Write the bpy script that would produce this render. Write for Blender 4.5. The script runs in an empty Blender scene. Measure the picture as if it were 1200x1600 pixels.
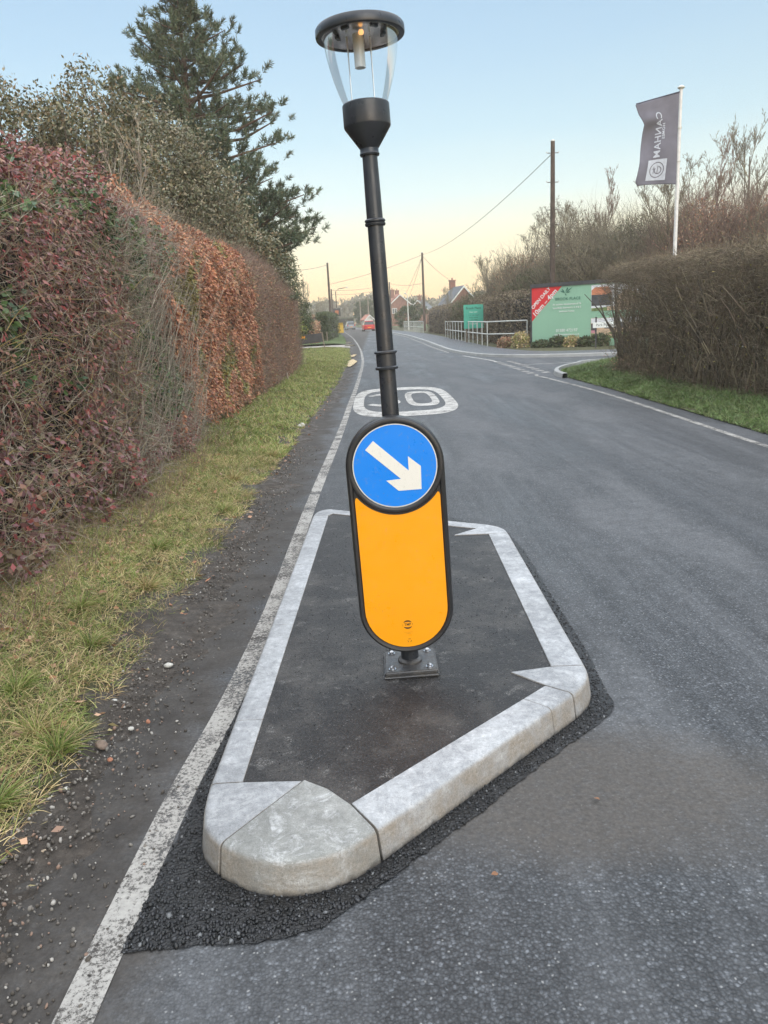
import bpy, bmesh, math, random
import numpy as np
from mathutils import Vector, Matrix
R_ = math.radians
random.seed(7)
rng = np.random.default_rng(11)
scene = bpy.context.scene
COL = scene.collection

# ------------------------------------------------------------------ camera
F_PX, PITCH, ROLL, CAMH = 1200.0, R_(14.04), R_(3.0), 1.55
cam_d = bpy.data.cameras.new('camera'); cam = bpy.data.objects.new('camera', cam_d); COL.objects.link(cam)
cam_d.sensor_fit = 'VERTICAL'; cam_d.sensor_height = 32.0; cam_d.lens = 32.0 * F_PX / 1600.0
cam_d.clip_start = 0.05; cam_d.clip_end = 5000
cam.matrix_world = Matrix.Translation((0, 0, CAMH)) @ Matrix.Rotation(math.pi/2 - PITCH, 4, 'X') @ Matrix.Rotation(-ROLL, 4, 'Z')
scene.camera = cam
# ------------------------------------------------------------------ world, sun, exposure
SUN_EL, SUN_ROT = R_(20.0), R_(158)
w = bpy.data.worlds.new('World'); scene.world = w; w.use_nodes = True
nt = w.node_tree; nt.nodes.clear()
sky = nt.nodes.new('ShaderNodeTexSky'); sky.sky_type = 'NISHITA'; sky.sun_disc = False
sky.sun_elevation = SUN_EL; sky.sun_rotation = SUN_ROT; sky.air_density = 1.0; sky.dust_density = 0.6; sky.ozone_density = 1.6
bg = nt.nodes.new('ShaderNodeBackground'); bg.inputs['Strength'].default_value = 0.05
nt.links.new(sky.outputs[0], bg.inputs['Color'])
# dusk glow low down, upper sky made extra bright to light the scene (a function of elevation only)
tcw = nt.nodes.new('ShaderNodeTexCoord'); sxw = nt.nodes.new('ShaderNodeSeparateXYZ'); nt.links.new(tcw.outputs['Generated'], sxw.inputs[0])
nzw = nt.nodes.new('ShaderNodeTexNoise'); nzw.inputs['Scale'].default_value = 2.2; nzw.inputs['Detail'].default_value = 4
mpw = nt.nodes.new('ShaderNodeMapping'); mpw.inputs['Scale'].default_value = (1, 1, 5); nt.links.new(tcw.outputs['Generated'], mpw.inputs[0]); nt.links.new(mpw.outputs[0], nzw.inputs['Vector'])
ma = nt.nodes.new('ShaderNodeMath'); ma.operation = 'MULTIPLY_ADD'; ma.inputs[1].default_value = .05; nt.links.new(nzw.outputs['Fac'], ma.inputs[0])
mb_ = nt.nodes.new('ShaderNodeMath'); mb_.operation = 'SUBTRACT'; nt.links.new(sxw.outputs[2], mb_.inputs[0]); mb_.inputs[1].default_value = .025
nt.links.new(mb_.outputs[0], ma.inputs[2])
rw = nt.nodes.new('ShaderNodeValToRGB'); el = rw.color_ramp
SKYC = [(0.0, (.98, .52, .20)), (.045, (1.0, .65, .28)), (.09, (.93, .76, .43)), (.145, (.69, .77, .69)), (.21, (.50, .66, .70)), (.29, (.40, .57, .69)), (.38, (.33, .50, .66)), (.55, (.80, .88, .98)), (1.0, (1.0, 1.0, 1.0))]
while len(el.elements) < len(SKYC): el.elements.new(.5)
for i_, (p_, c_) in enumerate(SKYC): el.elements[i_].position = p_; el.elements[i_].color = (*c_, 1)
nt.links.new(ma.outputs[0], rw.inputs[0])
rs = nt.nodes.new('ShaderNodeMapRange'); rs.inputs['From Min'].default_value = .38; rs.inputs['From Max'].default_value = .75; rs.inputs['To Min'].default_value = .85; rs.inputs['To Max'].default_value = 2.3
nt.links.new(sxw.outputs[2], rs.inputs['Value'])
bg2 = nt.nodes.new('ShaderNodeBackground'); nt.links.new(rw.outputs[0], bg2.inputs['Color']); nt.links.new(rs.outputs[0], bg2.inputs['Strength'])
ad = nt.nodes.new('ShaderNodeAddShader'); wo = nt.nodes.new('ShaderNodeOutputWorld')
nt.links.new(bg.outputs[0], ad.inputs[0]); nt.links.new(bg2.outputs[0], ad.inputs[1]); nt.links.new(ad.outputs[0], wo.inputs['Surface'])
sun_d = bpy.data.lights.new('sun', 'SUN'); sun_d.energy = 1.3; sun_d.angle = R_(45); sun_d.color = (1.0, .93, .84)
sun = bpy.data.objects.new('sun', sun_d); COL.objects.link(sun)
SD = Vector((math.sin(SUN_ROT)*math.cos(SUN_EL), math.cos(SUN_ROT)*math.cos(SUN_EL), math.sin(SUN_EL)))
sun.rotation_euler = SD.to_track_quat('Z', 'Y').to_euler()
scene.render.engine = 'CYCLES'
scene.view_settings.view_transform = 'Standard'; scene.view_settings.look = 'None'
scene.view_settings.exposure = 0.15; scene.view_settings.gamma = 1
scene.cycles.max_bounces = 8; scene.cycles.transparent_max_bounces = 24

# ------------------------------------------------------------------ helpers
def tag(o, label=None, cat=None, group=None, kind=None):
    if label: o['label'] = label
    if cat: o['category'] = cat
    if group: o['group'] = group
    if kind: o['kind'] = kind
    return o
def empty(name, loc=(0, 0, 0), rz=0, label=None, cat=None, group=None):
    o = bpy.data.objects.new(name, None); COL.objects.link(o); o.location = loc; o.rotation_euler = (0, 0, rz)
    o.empty_display_size = .1
    return tag(o, label, cat, group)
def link(name, me, mat=None, parent=None):
    o = bpy.data.objects.new(name, me); COL.objects.link(o)
    if mat: me.materials.append(mat)
    if parent: o.parent = parent
    return o
class MB:
    def __init__(s): s.v = []; s.f = []; s.mi = []; s.m = 0
    def add(s, vs, fs):
        n = len(s.v); s.v += [tuple(v) for v in vs]; s.f += [tuple(i+n for i in f) for f in fs]; s.mi += [s.m]*len(fs); return s
    def box(s, c, d, rz=0):
        x, y, z = d[0]/2, d[1]/2, d[2]/2; ca, sa = math.cos(rz), math.sin(rz)
        vs = []
        for a in (-1, 1):
            for b in (-1, 1):
                for e in (-1, 1):
                    px, py = a*x, b*y
                    vs.append((c[0]+px*ca-py*sa, c[1]+px*sa+py*ca, c[2]+e*z))
        return s.add(vs, [(0, 1, 3, 2), (4, 6, 7, 5), (0, 4, 5, 1), (2, 3, 7, 6), (0, 2, 6, 4), (1, 5, 7, 3)])
    def lathe(s, prof, n=32, c=(0, 0, 0), closed=True):
        vs = []; fs = []
        for r, z in prof:
            for k in range(n):
                a = 2*math.pi*k/n; vs.append((c[0]+r*math.cos(a), c[1]+r*math.sin(a), c[2]+z))
        for i in range(len(prof)-1):
            for k in range(n):
                k2 = (k+1) % n; fs.append((i*n+k, i*n+k2, (i+1)*n+k2, (i+1)*n+k))
        if closed:
            fs.append(tuple(range(n))[::-1]); fs.append(tuple((len(prof)-1)*n+k for k in range(n)))
        return s.add(vs, fs)
    def tube(s, pts, rad, n=8):
        pts = [Vector(p) for p in pts]; vs = []; fs = []
        if not isinstance(rad, (list, tuple)): rad = [rad]*len(pts)
        for i, p in enumerate(pts):
            d = (pts[min(i+1, len(pts)-1)]-pts[max(i-1, 0)]).normalized()
            a = d.cross(Vector((0, 0, 1)) if abs(d.z) < .9 else Vector((1, 0, 0))).normalized(); b = d.cross(a)
            for k in range(n):
                t = 2*math.pi*k/n; vs.append(p+(a*math.cos(t)+b*math.sin(t))*rad[i])
        for i in range(len(pts)-1):
            for k in range(n):
                k2 = (k+1) % n; fs.append((i*n+k, i*n+k2, (i+1)*n+k2, (i+1)*n+k))
        fs.append(tuple(range(n))[::-1]); fs.append(tuple((len(pts)-1)*n+k for k in range(n)))
        return s.add(vs, fs)
    def prism(s, poly, z0, z1, M=None):       # poly in xy, extruded z0..z1, transformed by M
        n = len(poly); vs = [Vector((p[0], p[1], z0)) for p in poly]+[Vector((p[0], p[1], z1)) for p in poly]
        if M: vs = [M @ v for v in vs]
        fs = [tuple(range(n))[::-1], tuple(range(n, 2*n))]+[(i, (i+1) % n, n+(i+1) % n, n+i) for i in range(n)]
        return s.add(vs, fs)
    def build(s, name, mat=None, parent=None, smooth=False, bevel=0, bseg=2, mats=None):
        me = bpy.data.meshes.new(name); me.from_pydata([tuple(v) for v in s.v], [], s.f)
        o = link(name, me, mat, parent)
        if mats:
            for m in mats: me.materials.append(m)
            me.polygons.foreach_set('material_index', s.mi)
        bm = bmesh.new(); bm.from_mesh(me); bmesh.ops.recalc_face_normals(bm, faces=bm.faces)
        if bevel:
            es = [e for e in bm.edges if len(e.link_faces) == 2 and e.calc_face_angle(0) > .5]
            bmesh.ops.bevel(bm, geom=es, offset=bevel, segments=bseg, affect='EDGES', clamp_overlap=True)
        bm.to_mesh(me); bm.free()
        if smooth:
            me.polygons.foreach_set('use_smooth', [True]*len(me.polygons))
            try: me.set_sharp_from_angle(angle=R_(35))
            except Exception: pass
        me.update(); return o
def npmesh(name, V, Fq, mat=None, parent=None, smooth=False):
    V = np.asarray(V, dtype=np.float32); Fq = np.asarray(Fq, dtype=np.int32); k = Fq.shape[1]
    me = bpy.data.meshes.new(name); me.vertices.add(len(V)); me.vertices.foreach_set('co', V.ravel())
    me.loops.add(Fq.size); me.loops.foreach_set('vertex_index', Fq.ravel())
    me.polygons.add(len(Fq)); me.polygons.foreach_set('loop_start', np.arange(0, Fq.size, k, dtype=np.int32))
    me.polygons.foreach_set('loop_total', np.full(len(Fq), k, dtype=np.int32))
    if smooth: me.polygons.foreach_set('use_smooth', np.ones(len(Fq), dtype=bool))
    me.update(calc_edges=True); me.validate()
    return link(name, me, mat, parent)
def cat_np(parts):
    V = []; Fs = []; n = 0
    for v, f in parts:
        V.append(v); Fs.append(f+n); n += len(v)
    return np.concatenate(V), np.concatenate(Fs)
def sheet(name, poly, z, mat, parent=None, thick=0):
    m = MB()
    if thick: m.prism(poly, z-thick, z)
    else: m.add([(p[0], p[1], z) for p in poly], [tuple(range(len(poly)))])
    o = m.build(name, mat, parent)
    if not thick:
        if o.data.polygons[0].normal.z < 0: o.data.flip_normals()
    return o
def text(name, body, size, mat, parent=None, M=None, ext=.0012, spacing=1.0, bold=0.0, align='CENTER', mirror=False):
    cu = bpy.data.curves.new('txt', 'FONT'); cu.body = body; cu.size = size; cu.extrude = ext; cu.align_x = align; cu.align_y = 'CENTER'
    cu.space_character = spacing; cu.offset = bold; cu.resolution_u = 4
    t = bpy.data.objects.new('txt', cu); COL.objects.link(t); bpy.context.view_layer.update()
    me = bpy.data.meshes.new_from_object(t.evaluated_get(bpy.context.evaluated_depsgraph_get()))
    bpy.data.objects.remove(t); bpy.data.curves.remove(cu)
    if mirror: me.transform(Matrix.Scale(-1, 4, (1, 0, 0))); me.flip_normals()
    if M: me.transform(M)
    me.materials.clear()
    return link(name, me, mat, parent)
def copy_tree(o, parent=None):
    c = o.copy(); COL.objects.link(c)
    if parent: c.parent = parent
    for ch in list(o.children): copy_tree(ch, c)
    return c
XZ = Matrix.Rotation(math.pi/2, 4, 'X')     # xy drawing -> standing, facing -y
def sm(x): return x*x*(3-2*x)
def vnoise(x, y, s=1.0, seed=0):            # cheap smooth value noise (numpy)
    x = np.asarray(x)/s; y = np.asarray(y)/s; xi = np.floor(x).astype(int); yi = np.floor(y).astype(int); fx = sm(x-xi); fy = sm(y-yi)
    def h(a, b):
        n = (a*374761393+b*668265263+seed*974711) & 0x7fffffff; n = ((n ^ (n >> 13))*1274126177) & 0x7fffffff
        return (n ^ (n >> 16))/0x7fffffff
    return (h(xi, yi)*(1-fx)+h(xi+1, yi)*fx)*(1-fy)+(h(xi, yi+1)*(1-fx)+h(xi+1, yi+1)*fx)*fy

# ------------------------------------------------------------------ materials
class N:
    def __init__(s, name):
        s.m = bpy.data.materials.new(name); s.m.use_nodes = True; s.t = s.m.node_tree
        s.b = s.t.nodes['Principled BSDF']; s.tc = s.t.nodes.new('ShaderNodeTexCoord'); s.co = s.tc.outputs['Object']
    def n(s, k, **kw):
        nd = s.t.nodes.new(k)
        for a, v in kw.items(): setattr(nd, a, v)
        return nd
    def l(s, a, b): s.t.links.new(a, b)
    def map(s, sc=(1, 1, 1), loc=(0, 0, 0), rot=(0, 0, 0)):
        m = s.n('ShaderNodeMapping'); m.inputs['Scale'].default_value = sc; m.inputs['Location'].default_value = loc; m.inputs['Rotation'].default_value = rot
        s.l(s.co, m.inputs[0]); return m.outputs[0]
    def noise(s, scale, det=4, rough=.55, vec=None, dist=0):
        n = s.n('ShaderNodeTexNoise'); n.inputs['Scale'].default_value = scale; n.inputs['Detail'].default_value = det
        n.inputs['Roughness'].default_value = rough; n.inputs['Distortion'].default_value = dist; s.l(vec or s.co, n.inputs['Vector']); return n.outputs['Fac']
    def vor(s, scale, feat='F1', out='Distance', vec=None, rnd=1):
        n = s.n('ShaderNodeTexVoronoi', feature=feat); n.inputs['Scale'].default_value = scale; n.inputs['Randomness'].default_value = rnd; s.l(vec or s.co, n.inputs['Vector']); return n.outputs[out]
    def ramp(s, fac, stops, interp='LINEAR'):
        r = s.n('ShaderNodeValToRGB'); e = r.color_ramp; e.interpolation = interp
        while len(e.elements) < len(stops): e.elements.new(.5)
        for i, (p, c) in enumerate(stops):
            e.elements[i].position = p; c = (c, c, c) if not isinstance(c, tuple) else c; e.elements[i].color = (*c, 1)
        s.l(fac, r.inputs[0]); return r.outputs[0]
    def mix(s, f, a, b, mode='MIX'):
        m = s.n('ShaderNodeMix', data_type='RGBA', blend_type=mode)
        for i, v in ((0, f), (6, a), (7, b)):
            if isinstance(v, (int, float)): m.inputs[i].default_value = v if i == 0 else (v, v, v, 1)
            elif isinstance(v, tuple): m.inputs[i].default_value = (*v, 1)
            else: s.l(v, m.inputs[i])
        return m.outputs[2]
    def math(s, op, a, b=0.0, c=None, clamp=False):
        m = s.n('ShaderNodeMath', operation=op, use_clamp=clamp)
        for i, v in enumerate((a, b) if c is None else (a, b, c)):
            if isinstance(v, (int, float)): m.inputs[i].default_value = v
            else: s.l(v, m.inputs[i])
        return m.outputs[0]
    def sep(s):
        x = s.n('ShaderNodeSeparateXYZ'); s.l(s.co, x.inputs[0]); return x.outputs
    def bump(s, h, st=.5, d=.01, prev=None):
        b = s.n('ShaderNodeBump'); b.inputs['Strength'].default_value = st; b.inputs['Distance'].default_value = d; s.l(h, b.inputs['Height'])
        if prev: s.l(prev, b.inputs['Normal'])
        return b.outputs[0]
    def out(s, col=None, rough=None, nrm=None, spec=None, metal=None):
        for nm, v in (('Base Color', col), ('Roughness', rough), ('Normal', nrm), ('Specular IOR Level', spec), ('Metallic', metal)):
            if v is None: continue
            if isinstance(v, tuple): s.b.inputs[nm].default_value = (*v, 1)
            elif isinstance(v, (int, float)): s.b.inputs[nm].default_value = v
            else: s.l(v, s.b.inputs[nm])
        return s.m
def plain(name, col, rough=.5, metal=0, spec=.5, var=.12, sc=12, bump=0):
    s = N(name); f = s.noise(sc, 5)
    c = s.ramp(f, [(.3, tuple(x*(1-var) for x in col)), (.7, tuple(min(1, x*(1+var)) for x in col))])
    nr = s.bump(s.noise(sc*8, 3), .3, bump) if bump else None
    return s.out(c, rough, nr, spec, metal)
def leafmat(name, cols, rough=.5, spec=.35, trans=0.0):
    s = N(name); g = s.n('ShaderNodeNewGeometry'); n = len(cols)
    c = s.ramp(g.outputs['Random Per Island'], [(i/n, c) for i, c in enumerate(cols)], 'CONSTANT')
    v = s.ramp(s.noise(1.3, 3), [(.3, .75), (.7, 1.2)])
    c = s.mix(1.0, c, v, 'MULTIPLY')
    s.out(c, rough, None, spec)
    return s.m

def asphalt(name, base, chips, chipscale=150, worn=True, rough=(.46, .72), dust=0):
    s = N(name)
    nz = s.n('ShaderNodeTexNoise'); nz.inputs['Scale'].default_value = chipscale*.9; nz.inputs['Detail'].default_value = 2; s.l(s.co, nz.inputs['Vector'])
    vm = s.n('ShaderNodeVectorMath', operation='MULTIPLY_ADD'); s.l(nz.outputs['Color'], vm.inputs[0]); vm.inputs[1].default_value = (.75/chipscale,)*3; s.l(s.co, vm.inputs[2])
    vv = vm.outputs[0]
    cc = s.vor(chipscale, out='Color', vec=vv); cr = s.n('ShaderNodeSeparateColor'); s.l(cc, cr.inputs[0])
    d = s.vor(chipscale, out='Distance', vec=vv)
    tone = s.ramp(cr.outputs[0], [(.0, .62), (.5, 1.0), (.80, 1.3), (.92, 1.75), (.98, 2.6)])
    gap = s.ramp(d, [(.30, 1.0), (.62, .45)])
    fine = s.noise(chipscale*2.2, 3, .7)
    b0 = s.ramp(fine, [(.3, tuple(x*.72 for x in base)), (.7, tuple(x*1.3 for x in base))])
    c = s.mix(1.0, b0, s.mix(1.0, tone, gap, 'MULTIPLY'), 'MULTIPLY')
    c = s.mix(s.math('MULTIPLY', s.ramp(cr.outputs[1], [(.955, 0.0), (.97, 1.0)]), s.ramp(d, [(.2, .8), (.4, 0.0)])), c, chips)
    hgt = s.math('SUBTRACT', 1.0, d)
    if worn:
        big = s.noise(1.0, 5, .6, s.map((1.1, .28, 1)))
        pale = s.ramp(big, [(.47, 0.0), (.60, 1.0)])
        strk = s.ramp(s.noise(1.0, 6, .7, s.map((3.2, .16, 1))), [(.46, 0.0), (.66, .8)]); pale = s.math('MAXIMUM', pale, strk)
        pale = s.math('MULTIPLY', pale, s.ramp(s.noise(30, 6, .8), [(.32, .25), (.62, 1.0)]))
        c = s.mix(s.math('MULTIPLY', pale, .47), c, s.ramp(s.noise(300, 3, .7), [(.3, (.12, .125, .133)), (.7, (.235, .242, .254))]))
        mott = s.noise(7, 5, .65); c = s.mix(1.0, c, s.ramp(mott, [(.3, .80), (.7, 1.18)]), 'MULTIPLY')
        # dried mud film next to the verge and fanning out in front of the island
        x, y, z = s.sep()
        edge = s.math('SUBTRACT', -.62, x); edge = s.math('ADD', edge, s.math('MULTIPLY', s.math('SUBTRACT', s.noise(2.2, 5, .6), .5), .8))
        fe = s.ramp(s.math('MULTIPLY', edge, 2.5), [(0.0, 0.0), (.55, .95)])
        dx = s.math('SUBTRACT', x, .62); dy = s.math('SUBTRACT', y, 2.25)
        rr = s.math('SQRT', s.math('ADD', s.math('MULTIPLY', dx, s.math('MULTIPLY', dx, .9)), s.math('MULTIPLY', dy, s.math('MULTIPLY', dy, 3.4))))
        rr = s.math('ADD', rr, s.math('MULTIPLY', s.math('SUBTRACT', s.noise(3.0, 6, .65), .5), .7))
        fi = s.ramp(rr, [(.45, .85), (.85, 0.0)])
        film = s.math('MAXIMUM', fe, fi)
        film = s.math('MULTIPLY', film, s.ramp(s.noise(26, 4, .7), [(.25, .55), (.6, 1.0)]))
        c = s.mix(film, c, s.ramp(s.noise(60, 6, .75), [(.3, (.046, .041, .036)), (.7, (.125, .113, .101))]))
        c = s.mix(s.math('MULTIPLY', fe, s.ramp(s.noise(5, 6, .7), [(.35, .9), (.65, .2)])), c, (.030, .026, .023))
        ro = s.mix(film, s.ramp(big, [(.35, rough[0]), (.65, rough[1])]), .9)
        hgt = s.math('MULTIPLY', hgt, s.math('SUBTRACT', 1.0, s.math('MULTIPLY', film, .75)))
    else: ro = rough[0]
    if dust:
        dm = s.math('MULTIPLY', s.ramp(s.noise(3.2, 8, .72), [(.46, 0.0), (.68, 1.0)]), s.ramp(s.noise(120, 4, .8), [(.35, .2), (.62, 1.0)])); c = s.mix(s.math('MULTIPLY', dm, dust), c, (.15, .138, .125))
        sp = s.math('MULTIPLY', s.ramp(s.noise(16, 3), [(.60, 0.0), (.68, 1.0)]), s.ramp(s.noise(210, 6, .8), [(.50, 0.0), (.62, 1.0)])); c = s.mix(s.math('MULTIPLY', sp, .6), c, (.40, .39, .37))
    nb = s.bump(hgt, .55, .005); nb = s.bump(s.noise(4, 4), .25, .03, nb)
    return s.out(c, ro, nb, .5)

M = {}
M['road'] = asphalt('worn_asphalt', (.056, .060, .066), (.30, .30, .29), 105)
M['patch'] = asphalt('fresh_asphalt', (.015, .0155, .017), (.17, .18, .19), 110, False, (.42, .5))
M['infill'] = asphalt('island_asphalt', (.020, .0195, .021), (.20, .19, .19), 160, False, (.5, .6), dust=.55)
M['pavement'] = asphalt('footway_asphalt', (.11, .112, .122), (.3, .3, .3), 90, False, (.5, .6))
def concrete(name, a, b, white=.35, rough=.5):
    s = N(name); n1 = s.noise(6, 8, .72); c = s.ramp(n1, [(.32, a), (.68, b)])
    gr = s.ramp(s.noise(260, 4, .8), [(.3, .72), (.7, 1.25)]); c = s.mix(1.0, c, gr, 'MULTIPLY')
    bl = s.ramp(s.noise(34, 5, .7), [(.35, .80), (.65, 1.12)]); c = s.mix(1.0, c, bl, 'MULTIPLY')
    wh = s.math('MULTIPLY', s.ramp(s.noise(10, 10, .8, dist=1.2), [(.485, 0.0), (.60, 1.0)]), s.ramp(s.noise(70, 6, .8), [(.40, 0.1), (.58, 1.0)])); c = s.mix(s.math('MULTIPLY', wh, white), c, (.66, .67, .68)); st = s.ramp(s.noise(2.2, 6, .7), [(.38, .78), (.62, 1.06)]); c = s.mix(1.0, c, st, 'MULTIPLY')
    x, y, z = s.sep(); g = s.n('ShaderNodeNewGeometry'); gx = s.n('ShaderNodeSeparateXYZ'); s.l(g.outputs['Normal'], gx.inputs[0])
    side = s.ramp(gx.outputs[2], [(.35, 1.0), (.75, 0.0)])     # dirt film on the faces that traffic splashes
    c = s.mix(s.math('MULTIPLY', side, s.ramp(s.noise(9, 7, .7), [(.32, .25), (.62, .95)])), c, s.ramp(s.noise(130, 4, .75), [(.3, (.19, .16, .125)), (.7, (.37, .325, .27))]))
    rub = s.ramp(s.noise(4, 6, .75, s.map((1, 1, 3))), [(.52, 0.0), (.66, .7)]); c = s.mix(s.math('MULTIPLY', rub, side), c, s.ramp(s.noise(150, 4, .8), [(.35, (.24, .23, .21)), (.6, (.60, .59, .57))]))
    pit = s.math('MULTIPLY', s.ramp(s.vor(95, out='Distance'), [(.06, 1.0), (.16, 0.0)]), s.ramp(s.noise(30, 3), [(.45, 0.0), (.55, 1.0)])); c = s.mix(s.math('MULTIPLY', pit, .7), c, (.05, .05, .048))
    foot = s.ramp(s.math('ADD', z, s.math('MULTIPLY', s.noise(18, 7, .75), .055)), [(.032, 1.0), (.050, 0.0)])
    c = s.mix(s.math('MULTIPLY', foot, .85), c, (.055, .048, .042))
    d = s.bump(s.noise(230, 5, .8), .6, .003); d = s.bump(s.noise(28, 6, .7), .35, .008, d); d = s.bump(s.math('SUBTRACT', 1.0, pit), .5, .003, d)
    return s.out(c, s.ramp(n1, [(.3, rough+.05), (.7, rough+.3)]), d, .4)
M['kerb'] = concrete('new_concrete', (.30, .31, .325), (.465, .48, .495), .6)
M['kerb_dark'] = concrete('damp_concrete', (.24, .245, .23), (.36, .365, .35), .8, .34)
M['kerb_far'] = plain('kerb_concrete', (.34, .34, .33), .7, sc=3)
def paint(name, col, wear):
    s = N(name); f = s.noise(75, 8, .8); f2 = s.noise(4, 6, .65)
    m = s.math('ADD', s.math('MULTIPLY', f, .65), s.math('MULTIPLY', f2, .35))
    a = s.ramp(m, [(wear, 0.0), (wear+.09, 1.0)])
    c = s.mix(s.ramp(s.noise(60, 4, .7), [(.35, 0.0), (.75, .55)]), col, (.22, .21, .20))
    c = s.mix(s.ramp(f2, [(.35, .45), (.6, 0.0)]), c, (.28, .26, .24))
    tr = s.n('ShaderNodeBsdfTransparent'); mx = s.n('ShaderNodeMixShader'); s.out(c, .7, s.bump(s.noise(120, 3), .4, .003))
    s.l(a, mx.inputs[0]); s.l(tr.outputs[0], mx.inputs[1]); s.l(s.b.outputs[0], mx.inputs[2]); s.l(mx.outputs[0], s.t.nodes['Material Output'].inputs[0])
    return s.m
M['paint'] = paint('road_paint', (.42, .405, .375), .43)
M['paint_worn'] = paint('worn_road_paint', (.56, .55, .52), .405)
s_ = N('muddy_soil')
c_ = s_.ramp(s_.noise(16, 7, .7), [(.3, (.030, .025, .021)), (.55, (.072, .060, .050)), (.75, (.13, .112, .095))])
x_, y_, z_ = s_.sep()
M['mud'] = s_.out(c_, s_.ramp(s_.noise(6, 3), [(.4, .55), (.6, .95)]), s_.bump(s_.noise(45, 6, .7), .8, .02))
s_ = N('verge_soil')
c_ = s_.ramp(s_.noise(9, 7, .7), [(.3, (.035, .030, .018)), (.55, (.085, .085, .035)), (.75, (.14, .125, .06))])
M['soil'] = s_.out(c_, .95, s_.bump(s_.noise(60, 6, .7), .8, .02))
s_ = N('field_grass')
c_ = s_.ramp(s_.noise(2.2, 8, .7), [(.3, (.045, .075, .02)), (.6, (.09, .13, .035)), (.8, (.13, .14, .06))])
M['field'] = s_.out(c_, .95, s_.bump(s_.noise(30, 6, .7), .8, .04))
M['drive'] = plain('gravel_drive', (.33, .30, .26), .9, sc=20, var=.3)
M['black'] = plain('black_satin_plastic', (.022, .022, .024), .36, sc=30, var=.2)
s_ = N('black_gloss_paint')
M['post'] = s_.out(s_.ramp(s_.noise(7, 6, .7), [(.4, (.022, .025, .031)), (.75, (.042, .046, .055))]), s_.ramp(s_.noise(25, 5), [(.3, .24), (.7, .42)]), s_.bump(s_.noise(14, 3), .1, .003))
s_ = N('hammered_black_metal')
M['plate'] = s_.out(s_.ramp(s_.noise(12, 5, .7), [(.4, (.035, .035, .038)), (.7, (.085, .078, .07))]), s_.ramp(s_.noise(50, 4), [(.4, .28), (.65, .6)]), s_.bump(s_.noise(70, 4), .5, .006), .8)
M['bolt'] = plain('zinc_bolt', (.45, .46, .48), .3, .9)
M['rim'] = plain('grey_rim', (.10, .105, .11), .3)
def sheeting(name, col, emis=0):
    s = N(name); v = s.vor(330, 'F1', 'Distance', s.map((1, 1, 1)), 0)
    c = s.mix(s.ramp(v, [(.3, 0.0), (.6, .12)]), col, tuple(x*.6 for x in col))
    c = s.mix(s.ramp(s.noise(5, 5, .6), [(.35, .12), (.6, 0.0)]), c, tuple(x*.75 for x in col))
    gr = s.math('MULTIPLY', s.ramp(s.noise(45, 8, .8), [(.56, 0.0), (.72, 1.0)]), s.ramp(s.noise(6, 4), [(.4, .1), (.65, .6)])); c = s.mix(gr, c, (.30, .24, .16))
    return s.out(c, s.ramp(s.noise(14, 6, .7), [(.35, .26), (.65, .5)]), s.bump(s.noise(9, 2), .08, .004))
M['blue'] = sheeting('blue_sheeting', (.0, .225, .80)); M['white'] = sheeting('white_sheeting', (.80, .77, .70))
M['yellow'] = sheeting('yellow_sheeting', (.98, .37, .0)); M['ink'] = plain('dark_ink', (.06, .03, .01), .5)
M['inkfaint'] = plain('faint_ink', (.60, .25, .01), .5)
def glass(name):
    s = N(name); s.t.nodes.remove(s.b)
    tr = s.n('ShaderNodeBsdfTransparent'); tr.inputs[0].default_value = (.965, .975, .98, 1)
    gl = s.n('ShaderNodeBsdfGlossy'); gl.inputs['Roughness'].default_value = .04
    lw = s.n('ShaderNodeLayerWeight'); lw.inputs[0].default_value = .25
    f = s.ramp(lw.outputs['Fresnel'], [(0.05, .015), (.6, .10), (1.0, .45)])
    mx = s.n('ShaderNodeMixShader'); s.l(f, mx.inputs[0]); s.l(tr.outputs[0], mx.inputs[1]); s.l(gl.outputs[0], mx.inputs[2])
    s.l(mx.outputs[0], s.t.nodes['Material Output'].inputs[0]); return s.m
M['glass'] = glass('clear_bowl')
M['chrome'] = plain('steel_reflector', (.62, .58, .55), .22, 1.0)
M['rod'] = plain('steel_rod', (.7, .72, .74), .3, .8)
s_ = N('warm_lamp'); s_.b.inputs['Emission Color'].default_value = (1, .52, .18, 1); s_.b.inputs['Emission Strength'].default_value = 1.1; M['warm'] = s_.out((.9, .5, .2), .4)
s_ = N('frosted_tube'); s_.b.inputs['Transmission Weight'].default_value = .5; M['tube'] = s_.out((.80, .80, .78), .25)
M['rail'] = plain('galvanised_rail', (.62, .62, .58), .5, .15, sc=6)
M['wood_pole'] = plain('creosoted_pole', (.085, .060, .046), .8, sc=6, var=.35)
M['wood_pale'] = plain('pale_pole', (.26, .21, .16), .8, sc=6, var=.3)
M['flagpole'] = plain('white_flagpole', (.72, .70, .68), .35)
M['flag'] = plain('grey_flag_cloth', (.155, .15, .185), .8, sc=3, var=.12)
M['flag_hem'] = plain('dark_flag_hem', (.06, .065, .10), .8)
M['flag_white'] = plain('flag_print', (.50, .53, .60), .8)
M['sgreen'] = plain('pale_green_board', (.30, .52, .37), .5, sc=1, var=.05); M['sred'] = plain('red_board', (.72, .035, .04), .45, sc=1, var=.05)
M['sgreen2'] = plain('jade_board', (.085, .47, .33), .45, sc=1, var=.08); M['dkgreen'] = plain('dark_green_print', (.03, .14, .10), .5)
M['swhite'] = plain('white_print', (.82, .84, .80), .5, var=.03); M['frame_dark'] = plain('dark_timber_hoarding', (.06, .058, .062), .7, sc=4, var=.3)
M['brick'] = plain('red_brick', (.25, .105, .075), .85, sc=2, var=.25); M['slate'] = plain('slate_roof', (.11, .12, .14), .7, sc=3, var=.25)
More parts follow.
